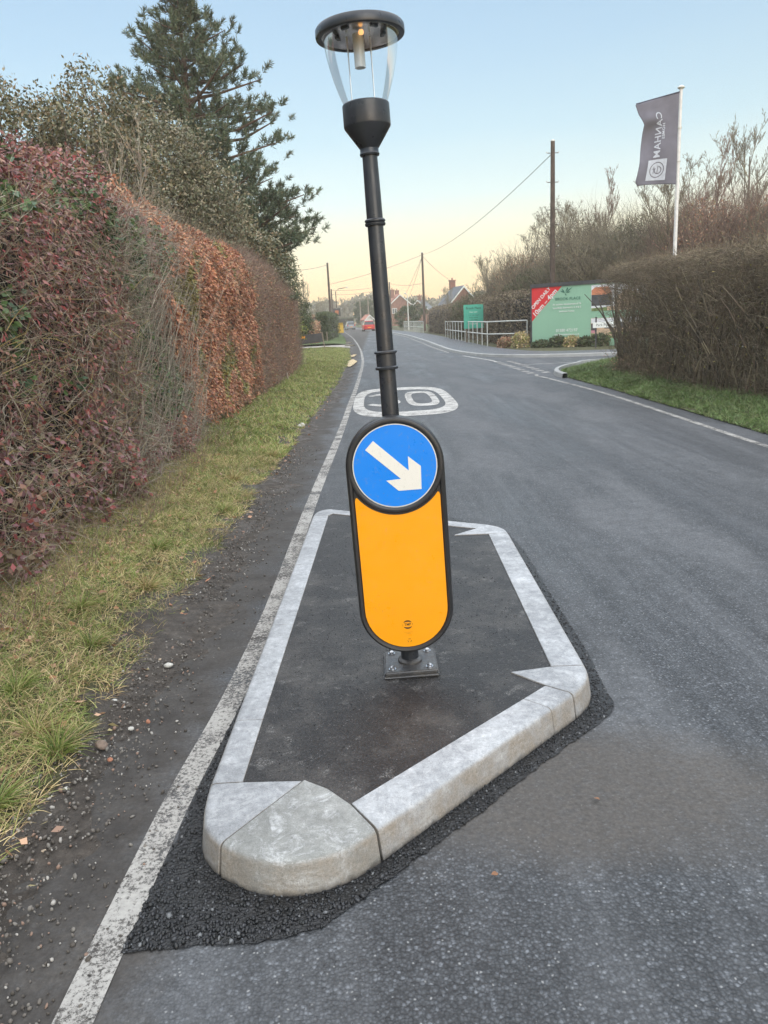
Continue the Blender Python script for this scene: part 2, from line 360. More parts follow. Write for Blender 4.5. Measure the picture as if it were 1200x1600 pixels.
M['wall_white'] = plain('white_render', (.75, .72, .68), .8); M['tile_red'] = plain('clay_tile', (.40, .17, .12), .8, sc=2, var=.2)
M['window'] = plain('window_glass', (.10, .12, .14), .1); M['sill'] = plain('white_frame', (.7, .7, .68), .5)
M['twig_dark'] = leafmat('hedge_twig', [(0.1478, 0.1186, 0.0837), (0.2348, 0.1895, 0.1323), (0.1738, 0.145, 0.0891), (0.3304, 0.2719, 0.1755), (0.1043, 0.0857, 0.0648), (0.2608, 0.1895, 0.135)], .85)
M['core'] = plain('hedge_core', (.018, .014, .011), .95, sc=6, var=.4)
M['bark'] = plain('grey_bark', (.15, .125, .10), .9, sc=9, var=.35, bump=.01)
M['bark_pine'] = plain('pine_bark', (.13, .085, .062), .9, sc=9, var=.35, bump=.01)
M['twig'] = leafmat('bare_twig', [(0.204, 0.168, 0.126), (0.264, 0.222, 0.156), (0.156, 0.132, 0.102), (0.312, 0.276, 0.18)], .85)
M['twig_red'] = leafmat('reddish_twig', [(0.2508, 0.165, 0.1386), (0.3168, 0.2178, 0.1716), (0.198, 0.132, 0.1122), (0.2772, 0.231, 0.165)], .85)
M['twig_pale'] = leafmat('pale_stem', [(.34, .30, .24), (.42, .38, .30), (.25, .22, .18), (.30, .23, .19)], .8)
M['twig_mix'] = leafmat('mixed_twig', [(0.264, 0.187, 0.143), (0.363, 0.308, 0.22), (0.187, 0.121, 0.099), (0.418, 0.374, 0.297), (0.297, 0.264, 0.132)], .8)
M['twig_lichen'] = leafmat('lichen_stem', [(0.357, 0.2805, 0.12), (0.255, 0.1955, 0.144), (0.2975, 0.255, 0.192)], .9)

# ------------------------------------------------------------------ vegetation toolkit
def unit(v): return v/np.maximum(np.linalg.norm(v, axis=-1, keepdims=True), 1e-9)
def kites(P, D, L, W, fold=.0, up=None):
    """pointed leaf faces: base P, direction D, length L, width W"""
    n = len(P); D = unit(D); a = rng.normal(size=(n, 3)) if up is None else up
    S = unit(np.cross(D, a)); L = np.broadcast_to(L, (n,))[:, None]; W = np.broadcast_to(W, (n,))[:, None]
    V = np.empty((n, 4, 3)); V[:, 0] = P; V[:, 1] = P+D*L*.45+S*W*.5; V[:, 2] = P+D*L; V[:, 3] = P+D*L*.45-S*W*.5
    nn = unit(np.cross(D, S)); V[:, 2] += nn*L*rng.uniform(-.25, .25, (n, 1))
    return V.reshape(-1, 3), np.arange(n*4).reshape(n, 4)
def sticks(A, B, ra, rb):
    n = len(A); D = unit(B-A); a = np.where(np.abs(D[:, 2:3]) > .9, np.array([[1., 0, 0]]), np.array([[0, 0, 1.]]))
    S = unit(np.cross(D, a)); T = np.cross(D, S); V = np.empty((n, 6, 3)); ra = np.broadcast_to(ra, (n,))[:, None]; rb = np.broadcast_to(rb, (n,))[:, None]
    for k in range(3):
        t = 2*math.pi*k/3; o = S*math.cos(t)+T*math.sin(t); V[:, k] = A+o*ra; V[:, 3+k] = B+o*rb
    b = np.arange(n)[:, None]*6
    Fq = np.concatenate([b+np.array([[k, (k+1) % 3, 3+(k+1) % 3, 3+k]]) for k in range(3)])
    return V.reshape(-1, 3), Fq
def walks(P, D, L, r, nseg=4, jit=.25, grav=0.0):
    """wandering twigs, one strip of segments each, connected"""
    n = len(P); D = unit(D); L = np.broadcast_to(L, (n,)); r = np.broadcast_to(r, (n,)); parts = []
    for i in range(nseg):
        Q = P+D*(L/nseg)[:, None]
        parts.append(sticks(P, Q, r*(1-i/nseg*.75), r*(1-(i+1)/nseg*.75)))
        P = Q; D = unit(D+rng.normal(size=(n, 3))*jit+np.array([0, 0, grav]))
    return cat_np(parts)
def branching(h=8, spread=.75, levels=(9, 7, 7, 5), r0=.14, up=.25, first=.2, lenf=(.45, .5, .5, .5), jit=.12):
    P = np.array([[0., 0, 0]]); D = np.array([[0., 0, 1]]); L = np.array([h*.8]); r = np.array([r0]); parts = []; tips = None
    for lv in range(len(levels)+1):
        ns = 6 if lv == 0 else 4; n = len(P); pts = [P]; ds = [D]
        for i in range(ns):
            Q = pts[-1]+ds[-1]*(L/ns)[:, None]
            parts.append(sticks(pts[-1], Q, r*(1-i/ns*.7), r*(1-(i+1)/ns*.7)))
            pts.append(Q); ds.append(unit(ds[-1]+rng.normal(size=(n, 3))*jit+np.array([0, 0, up*.25])))
        if lv == len(levels): tips = pts[-1]; break
        k = levels[lv]; A = np.stack(pts); Ds = np.stack(ds)
        t = rng.uniform(first if lv == 0 else .15, .98, (n, k))*ns; i0 = t.astype(int); fr = (t-i0)[..., None]; ix = np.arange(n)[:, None]
        PP = A[i0, ix]*(1-fr)+A[np.minimum(i0+1, ns), ix]*fr; DD = Ds[i0, ix]
        rnd = unit(rng.normal(size=(n, k, 3)))
        ND = unit(DD*(1-spread*.5)+rnd*spread+np.array([0, 0, up]))
        LL = np.repeat(L[:, None], k, 1)*lenf[lv]*rng.uniform(.6, 1.15, (n, k))*(1-.45*(t/ns)) ; rr = np.repeat(r[:, None], k, 1)*(1-.65*t/ns)*.5
        P = PP.reshape(-1, 3); D = ND.reshape(-1, 3); L = LL.reshape(-1); r = np.maximum(rr.reshape(-1), .006)
    return parts, tips

# ------------------------------------------------------------------ ground, road, pavements
g = MB().add([(-308, -14, -.04), (308, -14, -.04), (308, 383, -.04), (-308, 383, -.04)], [(0, 1, 2, 3)]).build('ground', M['field']); tag(g, kind='structure')
LEFT = [(-1.25, -4), (-1.22, 3), (-1.16, 12), (-1.02, 20), (-1.08, 33), (-1.75, 51), (-3.0, 79), (-5.0, 114), (-7.2, 150), (-12.5, 200), (-22, 260)]
KERB = [(14, 25.15), (8.74, 25.9), (6.82, 26.55), (5.4, 27.4), (4.5, 28.6), (3.82, 30.6), (3.35, 35), (3.27, 42), (3.2, 55), (2.75, 75), (1.2, 101), (.2, 116), (-3, 150), (-8, 200), (-17, 260)]
RIGHT = [(4.6, -4), (4.55, 8), (4.55, 15), (4.36, 18.3), (4.42, 19.4), (4.75, 20.6), (5.5, 21.9), (7.0, 23.1), (14, 22.2)]
road_poly = LEFT + [(x+.1, y) for x, y in KERB[::-1]] + [(60, 22), (60, 16)] + [(x+.15, y) for x, y in RIGHT[::-1]]
# split: main carriageway triangulated
tag(sheet('road', road_poly, 0, M['road']), kind='structure')
def strip(name, A, B, z, mat, parent=None):
    m = MB(); n = len(A); m.add([(*a, z) if len(a) == 2 else a for a in A]+[(*b, z) if len(b) == 2 else b for b in B], [(i, i+1, n+i+1, n+i) for i in range(n-1)])
    o = m.build(name, mat, parent)
    if sum(p.normal.z for p in o.data.polygons) < 0: o.data.flip_normals()
    return o
def offset(pts, d):
    out = []
    for i, p in enumerate(pts):
        a = Vector(pts[max(i-1, 0)]); b = Vector(pts[min(i+1, len(pts)-1)]); t = (b-a).normalized(); out.append((p[0]-t.y*d, p[1]+t.x*d))
    return out
def band(name, path, w, z, mat, kind='structure'):
    return tag(strip(name, offset(path, -w/2), offset(path, w/2), z, mat), kind=kind)
def smooth_path(pts, k=4):
    out = []
    for i in range(len(pts)-1):
        p0 = Vector(pts[max(i-1, 0)]); p1 = Vector(pts[i]); p2 = Vector(pts[i+1]); p3 = Vector(pts[min(i+2, len(pts)-1)])
        for j in range(k):
            t = j/k; out.append(tuple(.5*((2*p1)+(p2-p0)*t+(2*p0-5*p1+4*p2-p3)*t*t+(3*p1-p0-3*p2+p3)*t**3)))
    return out+[tuple(pts[-1])]
def kerbrun(name, path, inner_off, h=.11, w=.13):
    P = smooth_path(path); a = offset(P, 0); b = offset(P, .02*inner_off); c = offset(P, w*inner_off)
    m = MB(); n = len(P); rows = [[(*p, -.02) for p in a], [(*p, h-.02) for p in b], [(*p, h) for p in offset(P, .04*inner_off)], [(*p, h) for p in c], [(*p, -.02) for p in c]]
    vs = sum(rows, []); m.add(vs, [(r*n+i, r*n+i+1, (r+1)*n+i+1, (r+1)*n+i) for r in range(4) for i in range(n-1)])
    return tag(m.build(name, M['kerb_far']), kind='structure')
kerbrun('kerb', KERB, -1)
kerbrun('kerb', [(4.36, 18.3), (4.42, 19.4), (4.75, 20.6), (5.5, 21.9), (7.0, 23.1), (14, 22.2)], -1)
Ks = smooth_path(KERB); pv = strip('pavement', [(*p, .105) for p in offset(Ks, -.12)], [(*p, .112) for p in offset(Ks, -1.95)], 0, M['pavement']); tag(pv, kind='structure')
# planting bed and grass behind the footway
bed = strip('verge', [(*p, .08) for p in offset(Ks, -1.9)], [(*p, .10) for p in offset(Ks, -7)], 0, M['soil']); tag(bed, kind='structure')
# right verge mound
def vr(x, y):
    e = np.interp(y, [p[1] for p in RIGHT[:6]], [p[0] for p in RIGHT[:6]]); t = np.clip((x-e-.05)/.8, 0, 1); return .015+.13*sm(t)+.05*(vnoise(x, y, .5, 3)-.5)*t
def gridmesh(name, xs0, xs1, ys, nx, hf, mat, kind='structure'):
    V = []; ny = len(ys)
    U = np.linspace(0, 1, nx)
    X = xs0[:, None]*(1-U)+xs1[:, None]*U; Y = np.repeat(ys[:, None], nx, 1); Z = hf(X, Y)
    V = np.stack([X, Y, Z], -1).reshape(-1, 3); i = np.arange(ny-1)[:, None]*nx+np.arange(nx-1)[None]
    Fq = np.stack([i, i+1, i+nx+1, i+nx], -1).reshape(-1, 4)
    return tag(npmesh(name, V, Fq, mat, smooth=True), kind=kind)
ysr = np.linspace(3, 24.2, 110); ex = np.interp(ysr, [-4, 8, 15, 18.3, 19.4, 20.6, 21.9, 23.1, 24.3], [4.6, 4.58, 4.58, 4.5, 4.6, 4.95, 5.8, 7.3, 9.5])
gridmesh('verge', ex, np.full_like(ex, 12.0), ysr, 50, lambda X, Y: .015+.12*sm(np.clip((X-ex[:, None])/.8, 0, 1))+.05*(vnoise(X, Y, .5, 3)-.5)*np.clip((X-ex[:, None])/.4, 0, 1), M['soil'])
def rverge_z(x, y):
    e = np.interp(y, ysr, ex); return .015+.12*sm(np.clip((x-e)/.8, 0, 1))+.05*(vnoise(x, y, .5, 3)-.5)*np.clip((x-e)/.4, 0, 1)
# left verge
def LE(y): return np.interp(y, [p[1] for p in LEFT], [p[0] for p in LEFT])
def lverge_z(x, y):
    e = LE(y)+.06; t = np.clip((e-x)/.7, 0, 1); ditch = .0
    return .005+.07*sm(t)+.045*(vnoise(x, y, .35, 5)-.4)*np.clip((e-x)/.2, 0, 1)+.012*vnoise(x, y, .05, 9)+.05*np.clip((e-x-.7)/.6, 0, 1)
ysl = np.concatenate([np.linspace(.4, 9, 260), np.linspace(9.05, 47.5, 240)])
mud = gridmesh('muddy_shoulder', LE(ysl)-.45, LE(ysl)+.42, ysl, 60, lambda X, Y: -.010+.040*np.clip((LE(Y)+.34+.30*(vnoise(X*0+3, Y, .5, 8)-.5)+.12*(vnoise(X*0+3, Y, .11, 18)-.5)-X)/.5, 0, 1)*(.5+vnoise(X, Y, .16, 2))+.006*vnoise(X, Y, .03, 4), M['mud'])
gridmesh('verge', LE(ysl)+.02, LE(ysl)-6, ysl, 120, lambda X, Y: lverge_z(X, Y), M['soil'])
ysf = np.linspace(54.5, 200, 80); gridmesh('verge', LE(ysf)-.1, LE(ysf)-14, ysf, 20, lambda X, Y: .02+.12*np.clip((LE(Y)-X)/1, 0, 1), M['field'])
tag(sheet('driveway', [(-1.5, 47.6), (-1.8, 54.4), (-9, 53.6), (-18, 53), (-18, 50), (-8, 49.2)], .012, M['drive']), kind='structure')
# puddles lying in the gutter
s_ = N('still_water'); M['water'] = s_.out((.06, .05, .035), .03, s_.bump(s_.noise(3, 2), .02, .01), 1.0)
def blob(cx, cy, rx, ry, n=22, seed=1):
    r = random.Random(seed); ph = [r.uniform(0, 6) for _ in range(3)]
    return [(cx+rx*math.cos(a)*(1+.25*math.sin(3*a+ph[0])+.12*math.sin(5*a+ph[1])), cy+ry*math.sin(a)*(1+.2*math.sin(2*a+ph[2]))) for a in [2*math.pi*k/n for k in range(n)]]
for cx, cy, rx, ry, sd in ((-.93, 29.5, .17, 2.2, 1), (-1.02, 35.5, .12, 1.2, 2), (-1.75, 52, .35, 1.7, 3), (-2.1, 59, .3, 3, 4)):
    tag(sheet('puddle', blob(cx, cy, rx, ry, seed=sd), .045 if cy < 47 else .02, M['water']), kind='structure')

# markings
band('edge_line', smooth_path([(-.80, .6), (-.785, 1.45), (-.765, 2.0), (-.745, 2.4), (-.695, 3.0), (-.66, 3.85), (-.65, 4.5), (-.635, 7), (-.57, 11), (-.54, 15), (-.5, 22), (-.56, 33), (-1.1, 51), (-2.3, 79), (-4.2, 114), (-6.2, 150), (-11, 200)], 6), .098, .004, M['paint'])
band('edge_line', smooth_path([(4.18, 2), (4.2, 8.3), (4.23, 10.4), (4.25, 14.6), (4.05, 18.6), (3.98, 19.3), (4.1, 19.9)], 5), .085, .004, M['paint'])
band('edge_line', smooth_path([(3.2, 34.5), (3.02, 42), (2.9, 55), (2.5, 75), (1.0, 100), (0, 115)], 5), .1, .004, M['paint'])
band('edge_line', [(3.45, 31), (3.75, 28.8), (3.95, 27.2), (4.0, 26.0)], .1, .004, M['paint_worn'])
m = MB()
for k in range(9):
    y = 25.6-k*.68
    for x, q in ((4.02, .10), (4.42, .10)):
        m.add([(x-q, y, .004), (x+q, y, .004), (x+q, y+.36, .004), (x-q, y+.36, .004)], [(0, 1, 2, 3)])
tag(m.build('give_way_line', M['paint']), kind='structure')
band('side_road_line', [(4.4, 23.8), (9.5, 23.4)], .09, .004, M['paint_worn'])
def ring_poly(cx, cy, a, b, n, k=48, a2=None, b2=None):
    o = []
    for i in range(k):
        t = 2*math.pi*i/k; c, s = math.cos(t), math.sin(t); o.append((cx+a*math.copysign(abs(c)**(2/n), c), cy+b*math.copysign(abs(s)**(2/n), s)))
    return o
def ring(m, cx, cy, a, b, wa, wb, n, z=.004):
    o = ring_poly(cx, cy, a, b, n); i = ring_poly(cx, cy, a-wa, b-wb, n); k = len(o)
    m.add([(*p, z) for p in o+i], [(j, (j+1) % k, k+(j+1) % k, k+j) for j in range(k)])
m = MB(); ring(m, .49, 15.3, .97, 2.72, .20, .66, 3.6); tag(m.build('speed_roundel', M['paint_worn']), kind='structure')
m = MB(); ring(m, .86, 15.4, .31, 1.45, .13, .40, 3.4); tag(m.build('speed_digit', M['paint_worn']), kind='structure')
thr = smooth_path([(-.15, 16.2), (0, 16.45), (.2, 16.45), (.34, 16.1), (.28, 15.6), (.12, 15.45), (.3, 15.25), (.37, 14.8), (.22, 14.45), (0, 14.4), (-.16, 14.65)], 4)
wv = []
for i, p in enumerate(thr):
    a = Vector(thr[max(i-1, 0)]); b = Vector(thr[min(i+1, len(thr)-1)]); t = b-a; nrm = Vector((-t.y, t.x*1.0)); nrm = Vector((nrm.x, nrm.y)).normalized() if nrm.length > 0 else Vector((1, 0))
    wv.append(((p[0]-nrm.x*.06, p[1]-nrm.y*.18), (p[0]+nrm.x*.06, p[1]+nrm.y*.18)))
tag(strip('speed_digit', [q[0] for q in wv], [q[1] for q in wv], .0045, M['paint_worn']), kind='structure')

# ------------------------------------------------------------------ fresh tarmac patch + chips
PATCH = [(-.735, 1.655), (-.62, 1.66), (-.51, 1.665), (-.42, 1.66), (-.31, 1.68), (-.22, 1.705), (-.15, 1.77), (-.05, 1.865), (.05, 1.96), (.15, 2.05), (.27, 2.16), (.39, 2.29), (.56, 2.45), (.72, 2.60), (.86, 2.74), (.885, 2.80), (.885, 2.95), (.91, 3.3), (.915, 4.17), (.925, 4.9), (.89, 5.4), (.52, 5.9), (-.4, 6.25), (-.58, 6.2), (-.59, 4.6), (-.605, 3.9), (-.64, 3.05), (-.69, 2.4), (-.705, 2.1), (-.72, 1.9)]
rp = random.Random(4); pp = []
for i in range(len(PATCH)):
    a, b = Vector(PATCH[i]), Vector(PATCH[(i+1) % len(PATCH)]); k = max(1, int((b-a).length/.025))
    for j in range(k): p = a.lerp(b, j/k); pp.append((p.x+rp.uniform(-.006, .006), p.y+rp.uniform(-.006, .006)))
tag(sheet('asphalt_patch', pp, .005, M['patch']), kind='structure')
def inpoly(P, poly):
    x, y = P[:, 0], P[:, 1]; c = np.zeros(len(P), bool); n = len(poly)
    for i in range(n):
        x1, y1 = poly[i]; x2, y2 = poly[i-1]
        if y1 == y2: continue
        c ^= ((y1 > y) != (y2 > y)) & (x < (x2-x1)*(y-y1)/(y2-y1)+x1)
    return c
ISL = [(-.53, 1.91), (-.42, 1.84), (-.29, 1.82), (-.16, 1.86), (-.06, 1.94), (.71, 2.70), (.80, 2.84), (.82, 2.95), (.85, 5.0), (.80, 5.2), (-.42, 5.98), (-.56, 5.8), (-.63, 2.2), (-.61, 2.03)]
ico = []
bm = bmesh.new(); bmesh.ops.create_icosphere(bm, subdivisions=1, radius=1); ICO_V = np.array([v.co[:] for v in bm.verts]); ICO_F = np.array([[v.index for v in f.verts] for f in bm.faces]); bm.free()
def chips(P, size, flat=.7):
    n = len(P); q = rng.normal(size=(n, 3, 3)); q, _ = np.linalg.qr(q); sc = size[:, None, None]*rng.uniform(.65, 1.35, (n, 1, 3))*np.array([1, 1, flat])
    V = (ICO_V[None]*rng.uniform(.8, 1.2, (n, 12, 1))*sc)@q; V += P[:, None, :]
    return V.reshape(-1, 3), (ICO_F[None]+np.arange(n)[:, None, None]*12).reshape(-1, 3)
def scatter(poly, n, near=None):
    xs = [p[0] for p in poly]; ys = [p[1] for p in poly]
    P = np.stack([rng.uniform(min(xs), max(xs), n), rng.uniform(min(ys), max(ys), n)], 1); return P[inpoly(P, poly)]
P = scatter(PATCH, 52000); P = P[~inpoly(P, ISL)]; keep = rng.uniform(size=len(P)) < np.clip(1.5-(P[:, 1]-1.6)*.45, .1, 1); P = P[keep]
s_ = N('bitumen_stone'); g_ = s_.n('ShaderNodeNewGeometry')
M['chip'] = s_.out(s_.ramp(g_.outputs['Random Per Island'], [(0, (.010, .011, .012)), (.5, (.020, .021, .024)), (.8, (.042, .044, .049)), (.96, (.14, .145, .15))], 'CONSTANT'), .38, s_.bump(s_.noise(300, 2), .3, .002))
sz = rng.uniform(.0026, .0060, len(P))*np.where(P[:, 1]-.55*np.maximum(P[:, 0]+.2, 0) < 1.76+.05*rng.normal(size=len(P)), 1.5, 1.0); V, Fc = chips(np.column_stack([P, np.full(len(P), .005)+sz*.15]), sz)
tag(npmesh('loose_chippings', V, Fc, M['chip']), 'dark coated stone chippings embedded in the fresh tarmac round the kerbs', 'chippings', kind='stuff')

# ------------------------------------------------------------------ traffic island
isl = empty('traffic_island', (0, 0, 0), 0, 'raised traffic island with pale concrete kerbs and dark tarmac top', 'traffic island')
RINGS = [(0, -.03), (.002, .015), (.013, .088), (.016, .098), (.023, .106), (.034, .110)]
def stone(name, outer, inner, mat, gap=.0014, label=None):
    o = [Vector(p) for p in outer]; n = len(o)
    d0 = (o[1]-o[0]).normalized(); d1 = (o[-1]-o[-2]).normalized(); o[0] += d0*gap; o[-1] -= d1*gap
    nr = []
    for i in range(n):
        a = o[max(i-1, 0)]; b = o[min(i+1, n-1)]; t = (b-a).normalized(); nr.append(Vector((-t.y, t.x)))
    vs = []; fs = []
    for ins, z in RINGS:
        for p, q in zip(o, nr): vs.append((p.x+q.x*ins, p.y+q.y*ins, z))
    for r in range(len(RINGS)-1):
        for i in range(n-1): fs.append((r*n+i, r*n+i+1, (r+1)*n+i+1, (r+1)*n+i))
    L = len(RINGS)-1; ni = len(inner); b0 = len(vs)
    for p in inner: vs.append((p[0], p[1], .110))
    for p in inner: vs.append((p[0], p[1], -.03))
    fs.append(tuple(L*n+i for i in range(n))+tuple(b0+i for i in range(ni)))
    for i in range(ni-1): fs.append((b0+i, b0+i+1, b0+ni+i+1, b0+ni+i))
    fs.append(tuple(r*n+n-1 for r in range(L+1))+(b0, b0+ni)); fs.append(tuple(r*n for r in range(L+1))+(b0+ni-1, b0+2*ni-1))
    me = MB().add(vs, fs).build(name, mat, isl, smooth=False, bevel=.0018, bseg=1); 
    me.data.polygons.foreach_set('use_smooth', [True]*len(me.data.polygons)); me.data.set_sharp_from_angle(angle=R_(28))
    if label: me['label'] = label
    return me
def arc(pts, k=5): return [tuple(p) for p in smooth_path(pts, k)]
stone('corner_kerb', arc([(-.53, 1.912), (-.42, 1.842), (-.29, 1.82), (-.16, 1.86), (-.06, 1.94)]), [(-.150, 2.078), (-.225, 2.165), (-.305, 2.222)], M['kerb_dark'], label='large damp grey curved corner kerb')
stone('corner_kerb', arc([(-.63, 2.225), (-.622, 2.10), (-.597, 2.0), (-.537, 1.917)]), [(-.313, 2.216), (-.40, 2.221), (-.512, 2.226)], M['kerb'])
def straight(p, q, ip, iq, cuts, mat=None, nm='kerb_stone'):
    c = [0]+cuts+[1]
    for a, b in zip(c[:-1], c[1:]):
        P, Q, I, J = Vector(p), Vector(q), Vector(ip), Vector(iq); k = 3
        A, B = P.lerp(Q, a), P.lerp(Q, b)
        d = (B-A).normalized()*.0014
        stone(nm, [tuple(A.lerp(B, t/k)) for t in range(k+1)], [tuple(I.lerp(J, b)-d), tuple(I.lerp(J, a)+d)], mat or M['kerb'])
straight((-.055, 1.945), (.705, 2.695), (-.148, 2.082), (.604, 2.785), [.86])
stone('corner_kerb', arc([(.71, 2.70), (.775, 2.785), (.812, 2.87), (.822, 2.945)]), [(.664, 2.95), (.49, 2.92), (.609, 2.788)], M['kerb'], label='curved corner kerb with a long spike on its top')
straight((.822, 2.95), (.85, 5.0), (.665, 2.955), (.70, 5.0), [.5])
stone('corner_kerb', arc([(.85, 5.005), (.842, 5.11), (.80, 5.2), (.73, 5.27)]), [(.64, 5.155), (.47, 5.02), (.695, 5.008)], M['kerb'])
straight((.73, 5.27), (-.42, 5.975), (.645, 5.15), (-.40, 5.80), [.5])
stone('corner_kerb', arc([(-.42, 5.978), (-.50, 5.955), (-.552, 5.87), (-.567, 5.755)]), [(-.425, 5.755), (-.40, 5.80)], M['kerb'])
straight((-.567, 5.75), (-.63, 2.23), (-.43, 5.75), (-.508, 2.23), [.345, .62, .885])
inf = [(-.56, 2.1), (-.3, 2.1), (-.14, 2.03), (.62, 2.75), (.74, 2.9), (.77, 5.0), (.68, 5.16), (-.41, 5.86), (-.49, 5.76), (-.57, 2.2)]
xs = np.linspace(-.6, .82, 90); ysg = np.linspace(2.0, 5.95, 240)
m = MB(); io = sheet('tarmac_infill', inf, .1035, M['infill'], isl)
Pc = scatter([(-.47, 2.3), (-.2, 2.2), (.5, 2.85), (.62, 3.1), (.64, 4.9), (-.36, 5.6)], 2600); szc = rng.uniform(.0015, .0034, len(Pc)); V, Fc = chips(np.column_stack([Pc, np.full(len(Pc), .104)]), szc); npmesh('grit', V, Fc, M['chip'], isl)

# ------------------------------------------------------------------ lit bollard post
bp = empty('bollard_post', (.08, 3.035, .1035), 0, 'black lamp post with clear lantern, blue arrow disc and yellow bollard panel', 'bollard')
bp.rotation_euler = (R_(-.2), R_(-1.8), 0)
pl = MB(); 
for (a, z0, z1) in ((.235, 0, .012), (.222, .012, .030)):
    pl.box((0, 0, (z0+z1)/2), (a, a, z1-z0))
plate = pl.build('base_plate', M['plate'], bp, bevel=.008, bseg=3, smooth=True)
for sx in (-1, 1):
    for sy in (-1, 1):
        MB().lathe([(.0, .030), (.016, .030), (.016, .033), (.0105, .033), (.0105, .040), (.006, .044), (0, .045)], 12, (sx*.078, sy*.078, 0), False).build('bolt', M['bolt'], plate, smooth=True)
MB().lathe([(.052, .03), (.052, .038), (.040, .046)], 24, (0, 0, 0)).build('flange', M['plate'], plate, smooth=True)
MB().lathe([(.0375, .03), (.0375, .4), (.0345, 1.0), (.0325, 1.26), (.029, 1.9), (.027, 2.06), (.0, 2.08)], 32).build('pole', M['post'], bp, smooth=True)
# fluted lower shaft lip and collars
def collar(z, r=.036, hh=.028): MB().lathe([(r-.003, z-hh), (r+.004, z-hh), (r+.006, z-hh+.004), (r+.006, z-hh+.009), (r, z-hh+.013), (r, z+hh-.013), (r+.006, z+hh-.009), (r+.006, z+hh-.004), (r+.002, z+hh), (r-.003, z+hh)], 32).build('collar', M['post'], bp, smooth=True)
collar(1.295, .0385, .036); collar(1.80, .0325, .012)
MB().lathe([(.0, 1.79), (.0305, 1.79), (.0295, 1.9), (.0275, 2.04), (.0275, 2.06)], 32).build('upper_pole', M['post'], bp, smooth=True)
# shell : stadium
def stadium(r, zt, zb, n=28):
    return [(r*math.cos(a), zt+r*math.sin(a)) for a in [math.pi*k/n for k in range(n+1)]]+[(r*math.cos(a), zb+r*math.sin(a)) for a in [math.pi+math.pi*k/n for k in range(n+1)]]
ZT, ZB, SR = .895, .305, .192
ys0 = -.115
def loft(m, polys):      # list of (poly xz, y)
    n = len(polys[0][0]); vs = []
    for p, y in polys: vs += [(a, y, b) for a, b in p]
    fs = [(i*n+k, i*n+(k+1) % n, (i+1)*n+(k+1) % n, (i+1)*n+k) for i in range(len(polys)-1) for k in range(n)]
    fs += [tuple(range(n)), tuple((len(polys)-1)*n+k for k in range(n))[::-1]]
    m.add(vs, fs)
m = MB()
loft(m, [(stadium(SR-.012, ZT, ZB), -.040), (stadium(SR-.004, ZT, ZB), -.045), (stadium(SR, ZT, ZB), -.055), (stadium(SR, ZT, ZB), -.100), (stadium(SR-.003, ZT, ZB), -.108), (stadium(SR-.010, ZT, ZB), -.1125),
         (stadium(SR-.018, ZT, ZB), -.1105), (stadium(SR-.0215, ZT, ZB), -.104), (stadium(SR-.023, ZT, ZB), -.1025)])
shell = m.build('bollard_shell', M['black'], bp, smooth=True)
# torus-like lip round the disc
def discring(r0, r1, y0, y1, name, mat, par, zc=ZT, n=64):
    m = MB(); m.lathe([(r0, 0), (r0, y1-y0), (r1, y1-y0), (r1, 0), (r0, 0)], n, closed=False); o = m.build(name, mat, par, smooth=True)
    o.data.transform(Matrix.Translation((0, y0, zc)) @ Matrix.Rotation(math.pi/2, 4, 'X') ); return o
mm = MB(); k = 64; prof = [(.165, .0), (.165, .006), (.169, .010), (.176, .012), (.184, .010), (.188, .004), (.188, .0)]
mm.lathe(prof, k, closed=False); lip = mm.build('disc_surround', M['black'], shell, smooth=True); lip.data.transform(Matrix.Translation((0, -.1025, ZT)) @ Matrix.Rotation(math.pi/2, 4, 'X'))
def flat(name, poly, y, mat, par, th=.0015, zc=0): return MB().prism(poly, 0, th, Matrix.Translation((0, y, zc)) @ XZ).build(name, mat, par)
circ = lambda r, n=72: [(r*math.cos(2*math.pi*i/n), r*math.sin(2*math.pi*i/n)) for i in range(n)]
flat('disc_border', circ(.1665), -.1030, M['white'], shell, .004, ZT)
flat('blue_disc', circ(.1605), -.1075, M['blue'], shell, .0012, ZT)
AR = [(283, 238), (240, 288), (437, 450), (355, 460), (425, 518), (552, 508), (547, 378), (475, 323), (480, 403)]
rotd = R_(0); ap = []
for x, y in AR:
    dx, dy = (x-404)/232*.1625, -(y-378)/232*.1625
    ca, sa = math.cos(R_(-4.5)), math.sin(R_(-4.5)); ap.append((dx*ca-dy*sa, dx*sa+dy*ca))
flat('arrow', ap, -.1092, M['white'], shell, .0008, ZT)
yp = []; r2 = .1675
tipx = r2
for k_ in range(25):
    a = math.pi+math.pi*k_/24; yp.append((r2*math.cos(a), ZB+r2*math.sin(a)))
cut = .196; zr = ZT-math.sqrt(cut**2-.158**2); 
yp += [(r2, zr-.012), (r2-.003, zr-.002), (r2-.008, zr+.001)]
a0 = math.atan2(zr-ZT-.0, .155)
for k_ in range(21):
    a = a0+(-math.pi-a0-a0)*0+( -math.pi-2*a0)*k_/20; yp.append((cut*math.cos(a), ZT+cut*math.sin(a)))
yp += [(-r2+.008, zr+.001), (-r2+.003, zr-.002), (-r2, zr-.012)]
flat('yellow_panel', yp, -.1035, M['yellow'], shell, .0015)
yy = -.1052; mk = MB()
def cap(sgn, sx): 
    o = []
    for k_ in range(13):
        a = math.pi*(.14+.72*k_/12); o.append((sx+.019*math.cos(a), sgn*.019*math.sin(a)))
    for k_ in range(9):
        t = 1-2*k_/8; o.append((sx-.0165*t*-1*-1, sgn*(.0085+.0035*(1-t*t))))
    return o
for sgn in (1, -1): mk.prism(cap(sgn, 0), 0, .0005, Matrix.Translation((0, yy, .235)) @ XZ)
